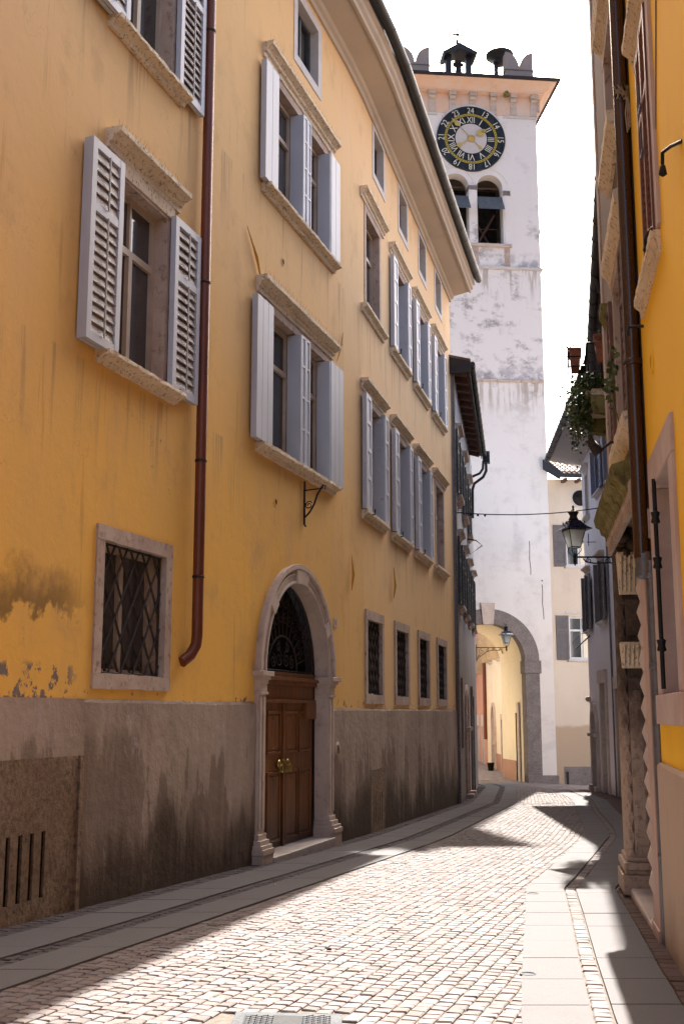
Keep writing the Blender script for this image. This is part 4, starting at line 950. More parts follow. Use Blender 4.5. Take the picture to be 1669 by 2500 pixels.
# bell openings dressing
b=MB()
for c in (-3.21,-1.80):
    b.ring(F,c,22.9,0.53,0.60,-0.5,0.02,0,PI,24); b.ring(F,c,22.9,0.74,0.77,0,0.03,0.2,PI-0.2,24)
b.box(F,-2.68,-2.33,-0.5,0.035,20.4,22.75); b.box(F,-1.20,-0.99,0,0.03,20.4,22.55); b.box(F,-4.05,-3.82,0,0.03,20.4,22.55)
b.build('window_dressing','tower',TW)
b=MB(); b.box(F,-2.70,-2.31,-0.5,0.06,22.75,22.92).box(F,-1.24,-0.95,0,0.05,22.55,22.75).box(F,-4.10,-3.78,0,0.05,22.55,22.75); b.build('capitals','granite',TW)
b=MB(); b.box(F,-4.15,-0.95,0,0.12,20.28,20.4); b.build('sill','pale',TW)
b=MB(); b.box(F,-2.66,-2.32,0,0.02,19.46,20.25).box(F,-1.25,-1.02,0,0.02,19.46,20.25).box(F,-4.05,-3.82,0,0.02,19.46,20.25); b.build('pilaster_feet','rose',TW)
b=MB()
for c in (-3.21,-1.80):
    for k in range(12):
        s0=c-0.54+1.08*k/12; z1_=22.52; b.hexa([F.p(s0,-0.1,z1_-0.02),F.p(s0+0.085,-0.1,z1_-0.02),F.p(s0+0.085+0.0,0.36,21.78),F.p(s0,0.36,21.78),F.p(s0,-0.1,z1_),F.p(s0+0.085,-0.1,z1_),F.p(s0+0.085,0.36,21.82),F.p(s0,0.36,21.82)])
b.build('awning','graymetal',TW)
rb=MB(); 
for c in (-3.21,-1.80): rb.box(F,c-0.7,c+0.7,-1.9,-1.85,20.2,23.6)
rb.build('bell_chamber','dark',TW)
b=MB()
for c in (-3.21,-1.80):
    b.tube([F.p(c-0.5,-0.7,20.5),F.p(c+0.4,-0.9,22.1)],0.05,4).tube([F.p(c+0.45,-1.1,20.4),F.p(c-0.4,-1.1,21.9)],0.05,4).tube([F.p(c-0.53,-0.45,21.25),F.p(c+0.53,-0.45,21.25)],0.012,4).tube([F.p(c-0.53,-0.45,23.05),F.p(c+0.53,-0.45,23.05)],0.02,4)
b.build('beams','brownwood',TW)
# clock
disc=MB().lathe(F.p(-2.54,0.0,24.98),[(0,0),(1.41,0),(1.41,0.06),(0,0.06)],64,0,(F.nx,F.ny,0),False); ck=disc.build('clock','navy',TW)
MB().ring(F,-2.54,24.98,1.40,1.44,0,0.075,0,2*PI,64).build('clock_rim','bronze',ck)
MB().lathe(F.p(-2.54,0.06,24.98),[(0,0),(0.66,0),(0.66,0.004),(0,0.004)],48,0,(F.nx,F.ny,0),False).build('clock_centre','clockwhite',ck)
b=MB(); b.ring(F,-2.54,24.98,1.075,1.105,0.06,0.066,0,2*PI,64).ring(F,-2.54,24.98,1.015,1.045,0.06,0.066,0,2*PI,64)
for k in range(60): a=2*PI*k/60; b.ring(F,-2.54,24.98,1.045,1.075,0.06,0.064,a-0.03,a+0.008,1)
b.build('minute_ring','yellowring',ck)
for k in range(12):
    a=PI/2-2*PI*k/12; r=1.25; txt='24' if k==0 else str(12+k)
    v_,f_=text_mesh(txt,0.36,F,-2.54+r*math.cos(a),0.066,24.98+r*math.sin(a),a-PI/2,sx=0.85); MB().add(v_,f_).build('hour_number','cream_num',ck,recalc=False)
    rom=['XII','I','II','III','IIII','V','VI','VII','VIII','IX','X','XI'][k]; r=0.835
    v_,f_=text_mesh(rom,0.40,F,-2.54+r*math.cos(a),0.066,24.98+r*math.sin(a),a-PI/2,sx=0.72 if len(rom)>2 else 0.9); MB().add(v_,f_).build('roman_numeral','cream_num',ck,recalc=False)
def hand(b,a,L,Lt,w,o,heart):
    c,s=math.cos(a),math.sin(a); P=lambda x,y:(-2.54+x*c-y*s,24.98+x*s+y*c)
    b.prism(F,[P(-Lt,-w),P(L,-w*0.5),P(L,w*0.5),P(-Lt,w)],o,o+0.012)
    for (x,r) in heart: 
        b.prism(F,[P(x+r*math.cos(q)*1.2,r*math.sin(q)) for q in [2*PI*k/12 for k in range(12)]],o,o+0.014)
b=MB(); hand(b,R_(133),1.12,0.6,0.018,0.09,[(0.86,0.10),(0.98,0.05),(-0.55,0.07)]); b.prism(F,[(-2.54+1.18*math.cos(R_(133)),24.98+1.18*math.sin(R_(133)))]+[(-2.54+1.0*math.cos(R_(133)+q),24.98+1.0*math.sin(R_(133)+q)) for q in (0.07,-0.07)],0.09,0.1)
hand(b,R_(33),0.82,0.62,0.022,0.11,[(0.48,0.15),(0.62,0.08),(-0.60,0.10)])
b.lathe(F.p(-2.54,0.065,24.98),[(0,0),(0.17,0),(0.14,0.03),(0.08,0.05),(0.04,0.09),(0,0.09)],14,0,(F.nx,F.ny,0)); b.build('clock_hands','gold',ck)
# corbels and eave ring
for k in range(7):
    b=MB(); s=TL+0.15+0.865*k if False else -5.02+0.86*k
    b.box(F,s-0.14,s+0.14,0,0.06,26.12,26.75).box(F,s-0.13,s+0.13,0,0.16,26.70,26.85).box(F,s-0.15,s+0.15,0,0.26,26.84,27.02).lathe(F.p(s-0.13,0.14,26.78),[(0,0),(0.07,0),(0.07,0.26),(0,0.26)],10,0,(F.dx,F.dy,0)); b.build('corbel','pale',TW,bevel=0.01)
MB().box(F,TR,TR+0.2,-0.4,-0.1,26.4,27.0).build('corbel','pale',TW,bevel=0.01)
def ringprof(m,prof):
    k=len(prof); vs=[]
    for c in range(4):
        for o,z in prof:
            s=(TL-o,TR+o,TR+o,TL-o)[c]; oo=(o,o,-TD-o,-TD-o)[c]; vs.append(F.p(s,oo,z))
    m.add(vs,[(c*k+j,c*k+(j+1)%k,((c+1)%4)*k+(j+1)%k,((c+1)%4)*k+j) for c in range(4) for j in range(k)])
b=MB(); ringprof(b,[(-0.1,27.0),(0.30,27.0),(0.30,27.06),(0.34,27.1),(0.5,27.22),(0.72,27.34),(0.74,27.42),(-0.1,27.42)]); b.box(F,TL,TR,0,0.03,26.12,27.0); b.build('eave_moulding','peach',TW)
b=MB(); ringprof(b,[(0.70,27.36),(0.86,27.36),(0.86,27.45),(-0.1,27.52),(-0.1,27.44),(0.70,27.425)]); b.box(F,TL-0.1,TR+0.1,-TD-0.1,0.1,27.44,27.51); b.build('roof_edge','darkfascia',TW)
def merlon(s0,s1,o0,o1,zb,zt):
    b=MB(); m_=(s0+s1)/2; h=zt-zb; n=8; zc=zb+h*0.52
    L=[(s0,zb),(s1,zb),(s1,zt)]
    L+=[(s1-(s1-m_)*math.sin(PI/2*k/n)*0.99, zc+(zt-zc)*math.cos(PI/2*k/n)**1.0-0.0) for k in range(1,n+1)]
    L+=[(s0+(m_-s0)*math.sin(PI/2*k/n)*0.99, zc+(zt-zc)*math.cos(PI/2*k/n)) for k in range(n-1,-1,-1)]
    b.prism(F,L,o0,o1); o=b.build('merlon','brownmer',TW); 
    MB().box(F,s0-0.03,s1+0.03,o0-0.03,o1+0.03,zc-0.04,zc).build('band','granite',o)
M['brownmer']=plaster('merlon_plaster',(0.36,0.29,0.27),(0.42,0.33,0.29),(0.2,0.16,0.14),0.5,1.0)
merlon(-5.42,-4.20,-0.6,-0.1,27.45,29.12); merlon(-0.95,0.22,-0.6,-0.1,27.45,29.12); merlon(-5.42,-4.2,-TD+0.1,-TD+0.6,27.45,29.1); merlon(-0.95,0.22,-TD+0.1,-TD+0.6,27.45,29.0)
# bellcote
BC=MB(); c=-2.9
for s in (-3.44,-2.58): BC.box(F,s,s+0.24,-0.68,-0.42,27.5,29.1)
BC.prism(F,[(-3.62,28.98),(-3.55,28.86),(c+0.0,29.16),(-2.2,28.9),(-2.12,29.02),(c,29.42)],-1.0,-0.1)
bc=BC.build('bellcote','gutter',TW)
BL=MB(); BL.lathe(F.p(c+0.02,-0.55,28.1),[(0.0,0),(0.25,0.0),(0.22,0.06),(0.155,0.14),(0.13,0.34),(0.12,0.42),(0.05,0.46),(0,0.46)],20); BL.build('bell','bronze',bc)
BL=MB(); BL.box(F,-3.12,-2.66,-0.6,-0.5,28.60,28.72).box(F,-3.05,-2.75,-0.6,-0.5,28.55,28.85); BL.build('headstock','rustiron',bc)
BL=MB(); BL.tube([F.p(c,-0.5,29.4),F.p(c,-0.5,30.3)],0.05,6).tube([F.p(c-0.22,-0.5,30.02),F.p(c+0.24,-0.5,30.02)],0.045,6).lathe(F.p(c,-0.5,29.44),[(0,-0.07),(0.06,-0.04),(0.075,0.0),(0.06,0.05),(0,0.08)],10)
BL.prism(F,[(c-0.10,29.58),(c-0.02,29.62),(c-0.02,29.86),(c-0.06,29.78)],-0.51,-0.49); BL.build('cross','iron',bc)
# siren
S=MB(); cx=-0.98
S.tube([F.p(-1.14,-1.0,27.5),F.p(-1.14,-1.0,29.2)],0.09,10); S.lathe(F.p(-0.98,-1.0,29.08),[(0.0,0),(0.28,0.0),(0.30,0.08),(0.22,0.14),(0.22,0.2),(0.55,0.3),(0.60,0.36),(0.60,0.42),(0.3,0.52),(0,0.56)],24)
S.box(F,-1.2,-0.95,-1.1,-0.9,28.0,28.25); tag(S.build('siren','gutter'),'dark mushroom-shaped siren horn on top of the clock tower beside the right merlon','siren')
nb=MB().lathe(F.p(-1.05,0.25,26.85),[(0,0),(0.12,0.02),(0.13,0.1),(0.08,0.22),(0.04,0.3),(0,0.3)],10).build('swallow_nest','moss'); tag(nb,'small green bell-shaped lantern hanging under the eaves of the clock tower','lantern'); nb.name='hanging_lantern'
# sticks under it / cracks in wall
b=MB()
def crack(pts):
    b.tube([F.p(s,0.001,z) for s,z in pts],0.013,4,False,False)
crack([(-0.56,8.2),(-0.55,7.9),(-0.57,7.5),(-0.53,7.1),(-0.54,6.87)]); crack([(-0.10,6.5),(-0.09,6.2),(-0.11,5.8),(-0.08,5.4),(-0.07,5.15)])
b.lathe(F.p(-0.1,0,6.65),[(0,0),(0.03,0),(0.03,0.01),(0,0.01)],8,0,(F.nx,F.ny,0)); b.build('crack','dark',TW,recalc=False)
ca=MB().box(F,TR,TR+0.12,-0.5,-0.3,21.1,21.3).build('camera_box','gutter',TW)

# ============================================================ CREAM HOUSE right of the tower
CH=thing('cream_house','cream house with grey shutters and tiled roof to the right of the clock tower','house',FC.p(2,0,-1.2))
F=FC; D=-0.25
cw=[(0.72,1.72,3.66,5.28),(0.72,1.72,7.30,8.85)]
facade(F,0.0,6,-1.6,10.75,[(a,b_,c,d,0.12) for a,b_,c,d in cw],'cream',CH); b=MB(); house_body(b,F,0,6,-1.6,10.75,3.4); b.build('side_walls','cream',CH,recalc=False)
for a,b_,c,d in cw:
    wd=casement(F,a,b_,c,d,-0.06,CH,'whitewood',True,True,0.06,glass='curtainglass' if False else 'glass')
    MB().box(F,a-0.02,b_+0.02,-0.12,-0.10,c,d).build('curtain','curtain',wd)
    MB().box(F,a-0.06,b_+0.12,0,0.06,c-0.1,c).build('sill','white',wd); MB().box(F,a-0.12,b_+0.12,0,0.05,d+0.14,d+0.2).build('lintel','white',wd)
    s_,rg=louvre(F,a-0.52,a-0.02,0.02,0.06,c-0.05,d+0.05,'greyshutter',wd,split=0.66); slats(F,rg,'greyshutter',wd,0.08)
    MB().tube([F.p(a-0.1,0,c-0.1),F.p(a-0.1,0.09,c-0.1)],0.02,5).build('shutter_hook','iron',wd)
b=MB(); b.box(F,0.35,6,0,0.03,-1.6,-0.42); b.build('plinth','granite',CH)
b=MB(); b.box(F,0.42,0.50,0.03,0.08,-1.5,-0.6); b.build('pipe_stub','iron',CH)
b=MB(); b.lathe(F.p(1.35,0.0,10.0),[(0,0),(0.32,0),(0.32,0.02),(0,0.02)],24,0,(F.nx,F.ny,0)); b.build('round_window','dark',CH)
MB().ring(F,1.35,10.0,0.32,0.36,0,0.04,0,2*PI,28).build('round_frame','white',CH)
b=MB(); sl_=0.42; b.hexa([F.p(0.3,0.55,10.84),F.p(6,0.55,10.84),F.p(6,-3,12.4),F.p(0.3,-3,12.4),F.p(0.3,0.55,10.88),F.p(6,0.55,10.88),F.p(6,-3,12.44),F.p(0.3,-3,12.44)])
tile_rows(b,F,0.25,3.5,0.6,10.9,0.415,10,0.2,0.34,0.085); b.build('roof','tile',CH,recalc=False)
b=MB(); b.box(F,0.3,6,0.52,0.66,10.72,10.86); b.hexa([F.p(-0.3,0.62,11.0),F.p(-0.22,0.62,11.0),F.p(0.36,0.72,10.62),F.p(0.3,0.72,10.6),F.p(-0.3,0.62,11.4),F.p(-0.1,0.62,11.4),F.p(0.42,0.72,10.9),F.p(0.36,0.72,10.9)]); b.build('gutter','gutter',CH)
for k in range(8): MB().box(F,0.6+0.55*k,0.72+0.55*k,0,0.5,10.6,10.72).build('rafter','brownwood',CH)

# ============================================================ HOUSES BEYOND THE ARCH
AH=thing('sunny_cream_house','glowing cream house with sand shutters and rose plinth seen through the tower archway','house',(7.2,52,-1))
F=Fr(7.02,45.0,0.018,side=-1); 
ah=[(2.2+0,3.2,4.0,5.4,0.12),(6.6,7.6,4.0,5.4,0.12),(10.2,11.2,4.0,5.4,0.12),(6.1,6.9,-1.3,1.3,0.15),(9.3,10.5,-1.3,1.9,0.15,'arch')]
facade(F,-0.4,13,-1.5,8.2,ah,'warmcream',AH); b=MB(); house_body(b,F,-0.4,13,-1.5,8.2,4); b.build('side_walls','warmcream',AH,recalc=False)
b=MB(); b.box(F,2.6,6.1,0,0.02,-1.5,-0.25).box(F,6.9,9.1,0,0.02,-1.5,-0.25); b.build('plinth','pinkdado',AH)
MB().box(F,-0.3,2.3,0,0.02,-1.5,-0.2).build('plinth','warmcream',AH)
for c in (2.7,7.1,10.7):
    wd=casement(F,c-0.5,c+0.5,4.0,5.4,-0.08,AH,'whitewood'); sill(F,c-0.6,c+0.6,4.0,0.1,0.12,'white',wd,0.0)
    for s0 in (c-0.5,c+0.5):
        Fq=Fr(F.p(s0,0,0).x,F.p(s0,0,0).y,d=(F.nx+0.25*(1 if s0>c else -1)*F.dx,F.ny+0.25*(1 if s0>c else -1)*F.dy))
        s_,rg=louvre(Fq,0.02,0.52,-0.02,0.02,4.0,5.4,'beigeshutter',wd,split=0.6); slats(Fq,rg,'beigeshutter',wd,0.09)
wd=MB().box(F,6.1,6.9,-0.15,-0.1,-1.5,1.3).build('door','wood',AH); MB().box(F,5.95,6.1,-0.1,0.04,-1.5,1.3).box(F,6.9,7.05,-0.1,0.04,-1.5,1.3).box(F,5.95,7.05,-0.1,0.05,1.3,1.55).build('door_frame','pale',wd)
wd=MB().box(F,9.3,10.5,-0.15,-0.1,-1.5,1.9).build('door','wood',AH); MB().box(F,9.1,9.3,-0.1,0.08,-1.5,1.3).box(F,10.5,10.7,-0.1,0.08,-1.5,1.3).ring(F,9.9,1.3,0.6,0.8,-0.1,0.08,0,PI,20).box(F,9.0,9.35,0,0.14,0.15,0.3).build('door_frame','pale',wd)
MB().tube([F.p(13.0,0.1,8),F.p(13.0,0.1,0.3)],0.08,8).build('downpipe','copper',AH)
MB().box(F,2.35,2.5,0,0.06,-1.5,0.7).build('wall_strip','warmcream',AH)
b=MB().box(F,-0.4,13.2,-4,0.4,8.2,8.35).build('roof','tile',AH)
PH=thing('pink_house','pink house with two narrow doors at the bend beyond the archway','house',(7.6,63,-1))
F=Fr(7.25,58.2,0.045,side=-1); facade(F,0,12,-1.5,6.5,[(1.6,2.6,-1.3,0.9,0.15),(5.0,6.0,-1.3,0.9,0.15)],'pink',PH); b=MB(); house_body(b,F,0,12,-1.5,6.5,4); b.build('side_walls','pink',PH,recalc=False)
for a in (1.6,5.0):
    wd=MB().box(F,a,a+1.0,-0.15,-0.1,-1.5,0.9).build('door','wood',PH); MB().box(F,a-0.2,a,-0.1,0.05,-1.5,0.9).box(F,a+1,a+1.2,-0.1,0.05,-1.5,0.9).box(F,a-0.2,a+1.2,-0.1,0.06,0.9,1.5).build('door_frame','white',wd)
for c in (2.2,6.4):
    wd=casement(F,c-0.5,c+0.5,3.6,5.4,-0.08,PH,'whitewood')
    for s0 in (c-0.5,c+0.5):
        Fq=Fr(F.p(s0,0,0).x,F.p(s0,0,0).y,d=(F.nx,F.ny)); s_,rg=louvre(Fq,0.02,0.62,-0.02,0.02,3.6,5.4,'beigeshutter',wd,split=0.6); slats(Fq,rg,'beigeshutter',wd,0.09)
MB().box(F,0,12.2,-4,0.5,6.5,6.65).build('roof','tile',PH)
EH=thing('end_house','pale cream house closing the view at the far end of the street beyond the archway','house',(7.5,82,-1))
b=MB(); F=Fr(-4,82,d=(1,0)); 
facade(F,0,20,-1.5,13,[(9.4,10.2,3,4.6,0.1),(12.2,13,3,4.6,0.1)],'warmcream',None,mb=b); house_body(b,F,0,20,-1.5,13,5); b.build('wall','warmcream',EH,recalc=False)
for a in (9.4,12.2): casement(F,a,a+0.8,3,4.6,-0.08,EH,'whitewood')
MB().tube([F.p(12,0.1,13),F.p(12,0.1,0)],0.09,8).build('downpipe','copper',EH); MB().box(F,-0.3,20.3,-5,0.5,13,13.2).build('roof','tile',EH)
OH=thing('opposite_house','white sunlit house facing the cream house beyond the archway','house',(3.6,56,-1))
F=Fr(3.0,48.6,0.02); facade(F,0,30,-1.5,6.2,[],'cream',OH); b=MB(); house_body(b,F,0,30,-1.5,6.2,4); b.build('side_walls','cream',OH,recalc=False); MB().box(F,-0.1,30,-4,0.4,6.2,6.35).build('roof','tile',OH)
pt=MB(); pt.lathe((6.78,53.2,gz(6.8,53)),[(0,0),(0.12,0),(0.15,0.30),(0.17,0.30),(0.17,0.36),(0.13,0.36),(0,0.33)],14); tag(pt.build('plant_pot','dark'),'small dark plant pot at the foot of the sunlit cream wall beyond the archway','pot')

# ============================================================ PALE BLUE HOUSE (right, far)
BH=thing('pale_blue_house','pale blue house with white soffit and blue-grey shutters on the right before the tower','house',FH4.p(4,0,-0.6))
F=FH4; S1=8.5
hw=[(1.9,2.7,7.5,8.8),(4.4,5.2,7.6,8.8),(7.1,7.7,7.35,8.6),(4.6,5.4,4.05,5.65),(7.5,8.2,4.0,5.6)]
facade(F,-2,S1,-1.5,9.2,[(a,b_,c,d,0.12) for a,b_,c,d in hw]+[(5.0,5.9,-1.4,2.4,0.2),(7.0,8.0,-1.4,1.65,0.2,'arch'),(2.2,3.2,-1.4,2.2,0.2)],'blue',BH)
b=MB(); house_body(b,F,-2,S1,-1.5,9.2,6); b.build('side_walls','blue',BH,recalc=False)
for i,(a,b_,c,d) in enumerate(hw):
    wd=casement(F,a,b_,c,d,-0.08,BH,'whitewood'); lintel(F,a-0.2,b_+0.2,d+0.12,0.16,0.14,'white' if i<3 else 'pale',wd,0.0); sill(F,a-0.2,b_+0.2,c,0.12,0.12,'white',wd,0.0)
    m=MB(); m.box(F,a-0.1,a,-0.1,0.015,c,d).box(F,b_,b_+0.1,-0.1,0.015,c,d).box(F,a-0.1,b_+0.1,-0.1,0.016,d,d+0.12); m.build('surround','white',wd)
    if i!=2:
        mt='blueshutter' if i<3 else 'greyshutter'
        for p,q in ((a-0.55,a-0.06),(b_+0.06,b_+0.55)):
            s_,rg=louvre(F,p,q,0.06,0.10,c,d,mt,wd); slats(F,rg,mt,wd,0.09)
        for s0,dr in ((a,-0.25),(b_,0.25)):
            Fq=Fr(F.p(s0,0,0).x,F.p(s0,0,0).y,d=(F.nx+dr*F.dx,F.ny+dr*F.dy)); s_,rg=louvre(Fq,0.02,0.17,-0.02,0.02,c,d,mt,wd); slats(Fq,rg,mt,wd,0.09)
        if i==4: MB().tube([F.p(b_-0.3,0,c-0.15),F.p(b_-0.3,0.45,c-0.55)],0.02,5).tube([F.p(b_-0.3,0.03,c-0.05),F.p(b_-0.3,0.3,c-0.1),F.p(b_-0.3,0.55,c-0.4)],0.012,5).build('stay_arm','iron',wd)
wd=MB().box(F,5.0,5.9,-0.2,-0.15,-1.4,2.4).build('door','dark',BH); MB().box(F,4.8,5.0,-0.15,0.05,-1.4,2.4).box(F,5.9,6.1,-0.15,0.05,-1.4,2.4).box(F,4.7,6.2,-0.15,0.08,2.4,2.75).build('door_frame','pale',wd)
wd=MB().box(F,7.0,8.0,-0.2,-0.15,-1.4,1.7).build('door','dark',BH); MB().box(F,6.75,7.0,-0.15,0.07,-1.4,1.15).box(F,8.0,8.25,-0.15,0.07,-1.4,1.15).ring(F,7.5,1.15,0.5,0.75,-0.15,0.07,0,PI,20).box(F,6.7,7.03,0,0.14,0.92,1.02).box(F,7.97,8.3,0,0.14,0.92,1.02).box(F,6.7,7.05,0,0.16,-1.4,-0.45).box(F,7.95,8.3,0,0.16,-1.4,-0.45).build('door_frame','pale',wd,bevel=0.01)
wd=MB().box(F,2.2,3.2,-0.2,-0.15,-1.4,2.2).build('door','dark',BH); MB().box(F,2.0,2.2,-0.15,0.05,-1.4,2.2).box(F,3.2,3.4,-0.15,0.05,-1.4,2.2).box(F,2.0,3.4,-0.15,0.06,2.2,2.5).build('door_frame','pale',wd)
MB().lathe(F.p(7.9,0.12,2.0),[(0,-0.09),(0.06,-0.06),(0.09,0),(0.06,0.06),(0,0.09)],12).tube([F.p(7.9,0.08,1.95),F.p(7.9,0.0,1.7)],0.03,6).build('carved_knob','pale',BH)
m=MB(); m.hexa([F.p(-2,0,9.16),F.p(S1+0.3,0,9.16),F.p(S1+0.3,0.92,9.36),F.p(-2,0.92,9.36),F.p(-2,0,9.5),F.p(S1+0.3,0,9.5),F.p(S1+0.3,0.92,9.5),F.p(-2,0.92,9.5)]); m.build('eave','whiteeave',BH) if False else None
M['whiteeave']=plaster('white_soffit_plaster',(0.62,0.58,0.56),(0.58,0.54,0.52),(0.4,0.36,0.34),0.2,0.6,0.1)
m.build('eave','whiteeave',BH)
m=MB(); m.tube([F.p(-2,1.0,9.48),F.p(S1+0.35,1.0,9.42)],0.09,10)
for i in range(16): m.lathe(F.p(-2+i*0.68,1.0,9.48-0.0039*i),[(0.085,-0.012),(0.10,-0.012),(0.10,0.012),(0.085,0.012)],10,0,(F.dx,F.dy,0))
m.build('gutter','gutter',BH)
m=MB(); m.hexa([F.p(-2,0.98,9.52),F.p(S1+0.3,0.98,9.52),F.p(S1+0.3,-6,11.2),F.p(-2,-6,11.2),F.p(-2,0.98,9.57),F.p(S1+0.3,0.98,9.57),F.p(S1+0.3,-6,11.25),F.p(-2,-6,11.25)]); m.build('roof','tile',BH)
m=MB(); m.tube([F.p(5.9,0,6.36),F.p(5.9,0.25,6.36)],0.015,5).tube([F.p(5.9,0.2,6.25),F.p(5.9,0.2,6.6)],0.015,5).tube([F.p(3.5,0.05,9.0),F.p(3.5,0.05,-0.7)],0.03,6); m.build('wall_fitting','zinc',BH)
cp=MB(); 
# wire across
wa=FL.p(0.4,0.0,6.2); wb_=FH4.p(0.6,0,6.5); pts=[]
for i in range(25):
    t=i/24; p=wa.lerp(wb_,t); p.z-=0.18*4*t*(1-t)*0.8; pts.append(p)
wr=MB(); wr.tube(pts,0.012,4)
for i in (2,3,4): wr.lathe(pts[i]-Vector((0,0,0.06)),[(0,0),(0.025,0.01),(0.025,0.05),(0,0.06)],6)
M['cablemat']=simple('dull_cable',(0.03,0.03,0.03),1.0,0,0.1,0,0.0)
tag(wr.build('cable','cablemat'),'thin dark cable strung across the street in front of the tower','cable')

# ============================================================ HOUSE WITH BALCONY (right, middle)
MH3=thing('balcony_house','tall brown house with dark eaves and a planted stone balcony on the right','house',FH3.p(6,0,0))
F=FH3; 
facade(F,0,13.6,-1.2,8.5,[(8.3,9.3,6.75,8.3,0.15)],'brownwall',MH3); b=MB(); house_body(b,F,0,13.6,-1.2,8.5,7); b.build('side_walls','brownwall',MH3,recalc=False)
wd=casement(F,8.3,9.3,6.75,8.3,-0.1,MH3,'brownwood')
wd=MB().box(F,12.0,12.9,0.0,0.03,-1.2,2.6).build('door','wood',MH3); MB().box(F,11.8,12.0,0,0.06,-1.2,2.6).box(F,12.9,13.1,0,0.06,-1.2,2.6).box(F,11.8,13.1,0,0.07,2.6,2.9).build('door_frame','rose',wd)
m=MB()
for a,b_,oo in ((0,13.7,0.56),): m.hexa([F.p(a,0,8.55),F.p(b_,0,8.55),F.p(b_,oo,8.72),F.p(a,oo,8.72),F.p(a,0,8.85),F.p(b_,0,8.85),F.p(b_,oo,8.85),F.p(a,oo,8.85)]); m.build('soffit','darkfascia',MH3)
m=MB(); m.tube([F.p(0,0.67,8.8),F.p(13.7,0.60,8.76)],0.085,10)
for i in range(20): m.lathe(F.p(0.3+i*0.68,0.67-0.0035*i,8.8-0.002*i),[(0.08,-0.012),(0.094,-0.012),(0.094,0.012),(0.08,0.012)],10,0,(F.dx,F.dy,0))
m.tube([F.p(7.2,0.62,8.75),F.p(7.2,0.58,8.5),F.p(7.2,0.3,8.35),F.p(7.2,0.05,8.2)],0.05,8); m.build('gutter','gutter',MH3)
m=MB(); [m.hexa([F.p(a,oo,8.86),F.p(b_,oo,8.86),F.p(b_,-7,10.9),F.p(a,-7,10.9),F.p(a,oo,8.92),F.p(b_,oo,8.92),F.p(b_,-7,10.96),F.p(a,-7,10.96)]) for a,b_,oo in ((-1,13.8,0.62),)]; m.build('roof','tile',MH3)
# balcony
y0=7.55; y1=9.4
m=MB(); m.box(F,y0,y1,0,0.86,6.80,6.92).box(F,y0+0.03,y1-0.03,0,0.80,6.74,6.80)
bal=m.build('balcony','old',MH3,bevel=0.01)
m=MB()
for s in (y0+0.08,y1-0.3):
    m.prism(Fr(F.p(s,0,0).x,F.p(s,0,0).y,d=(F.nx,F.ny)),[(0,6.2),(0.12,6.2),(0.2,6.3),(0.4,6.34),(0.5,6.45),(0.72,6.5),(0.78,6.62),(0.78,6.74),(0,6.74)],0,-0.22)
m.build('console','moss',bal)
m=MB(); rt=7.72
def rail(s0,o0,s1,o1,n):
    for i in range(n+1):
        f=i/n; s=s0+(s1-s0)*f; o=o0+(o1-o0)*f
        on=Vector((F.nx,F.ny,0)) if o0==o1 else -Vector((F.dx,F.dy,0))
        m.tube([F.p(s,o,6.92)+on*0.0,F.p(s,o,7.05)+on*0.14,F.p(s,o,7.2)+on*0.16,F.p(s,o,7.38)+on*0.05,F.p(s,o,rt)],0.012,5)
    m.tube([F.p(s0,o0,rt),F.p(s1,o1,rt)],0.022,6).tube([F.p(s0,o0,6.98),F.p(s1,o1,6.98)],0.01,6)
rail(y0+0.05,0.80,y1-0.05,0.80,16); rail(y0+0.05,0.05,y0+0.05,0.80,7); rail(y1-0.05,0.05,y1-0.05,0.80,7)
m.build('railing','iron',bal)
# flower boxes
def fbox(c,l,d,h,lab,ori=0):
    t=thing('flower_box',lab,'planter',c,'terracotta flower boxes on the balcony'); c=Vector(c)
    dv=Vector((F.dx,F.dy,0)) if ori==0 else Vector((F.nx,F.ny,0)); Fb=Fr(c.x,c.y,d=dv.xy[:])
    mm=MB(); mm.hexa([Fb.p(-l/2+.03,-d/2+.02,c.z),Fb.p(l/2-.03,-d/2+.02,c.z),Fb.p(l/2-.03,d/2-.02,c.z),Fb.p(-l/2+.03,d/2-.02,c.z),Fb.p(-l/2,-d/2,c.z+h),Fb.p(l/2,-d/2,c.z+h),Fb.p(l/2,d/2,c.z+h),Fb.p(-l/2,d/2,c.z+h)]); mm.box(Fb,-l/2-.015,l/2+.015,-d/2-.015,d/2+.015,c.z+h-0.035,c.z+h)
    mm.build('box','terracotta',t)
    mm=MB(); leaves(mm,[(Fb.p(random.uniform(-l/2,l/2),random.uniform(-d/2,d/2),c.z+h+random.uniform(0,0.07))) for _ in range(60)],0.022); mm.build('foliage','leaf',t,recalc=False)
    return t
def leaves(m,pts,sz):
    for p in pts:
        p=Vector(p); a=Vector((random.gauss(0,1),random.gauss(0,1),random.gauss(0,1))).normalized(); b=a.orthogonal().normalized(); c=a.cross(b); L=sz*random.uniform(0.7,1.5)
        m.add([p-b*L,p-c*L*0.6+b*0.1*L,p+b*L,p+c*L*0.6+b*0.1*L],[(0,1,2,3)])
fbox(tuple(F.p(y0+0.15,1.0,7.30)),0.55,0.18,0.30,'terracotta flower box hung outermost on the balcony railing corner, over the street')
fbox(tuple(F.p(y0+0.6,0.55,7.78)),0.45,0.22,0.20,'upper terracotta flower box standing nearest the house wall on the balcony railing')
fbox(tuple(F.p(y0-0.08,0.42,7.32)),0.50,0.18,0.36,'wide terracotta flower box hung on the near end railing of the balcony',1)
m=MB()
for z in (7.28,7.45,7.6): 
    m.tube([F.p(y0+0.15-0.25,1.10,z-0.03),F.p(y0+0.15-0.25,1.14,z+0.02),F.p(y0-0.1,1.11,z+0.05)],0.013,4)
    m.tube([F.p(y0-0.12,0.85,z),F.p(y0-0.12,1.12,z),F.p(y0+0.42,1.12,z)],0.012,4)
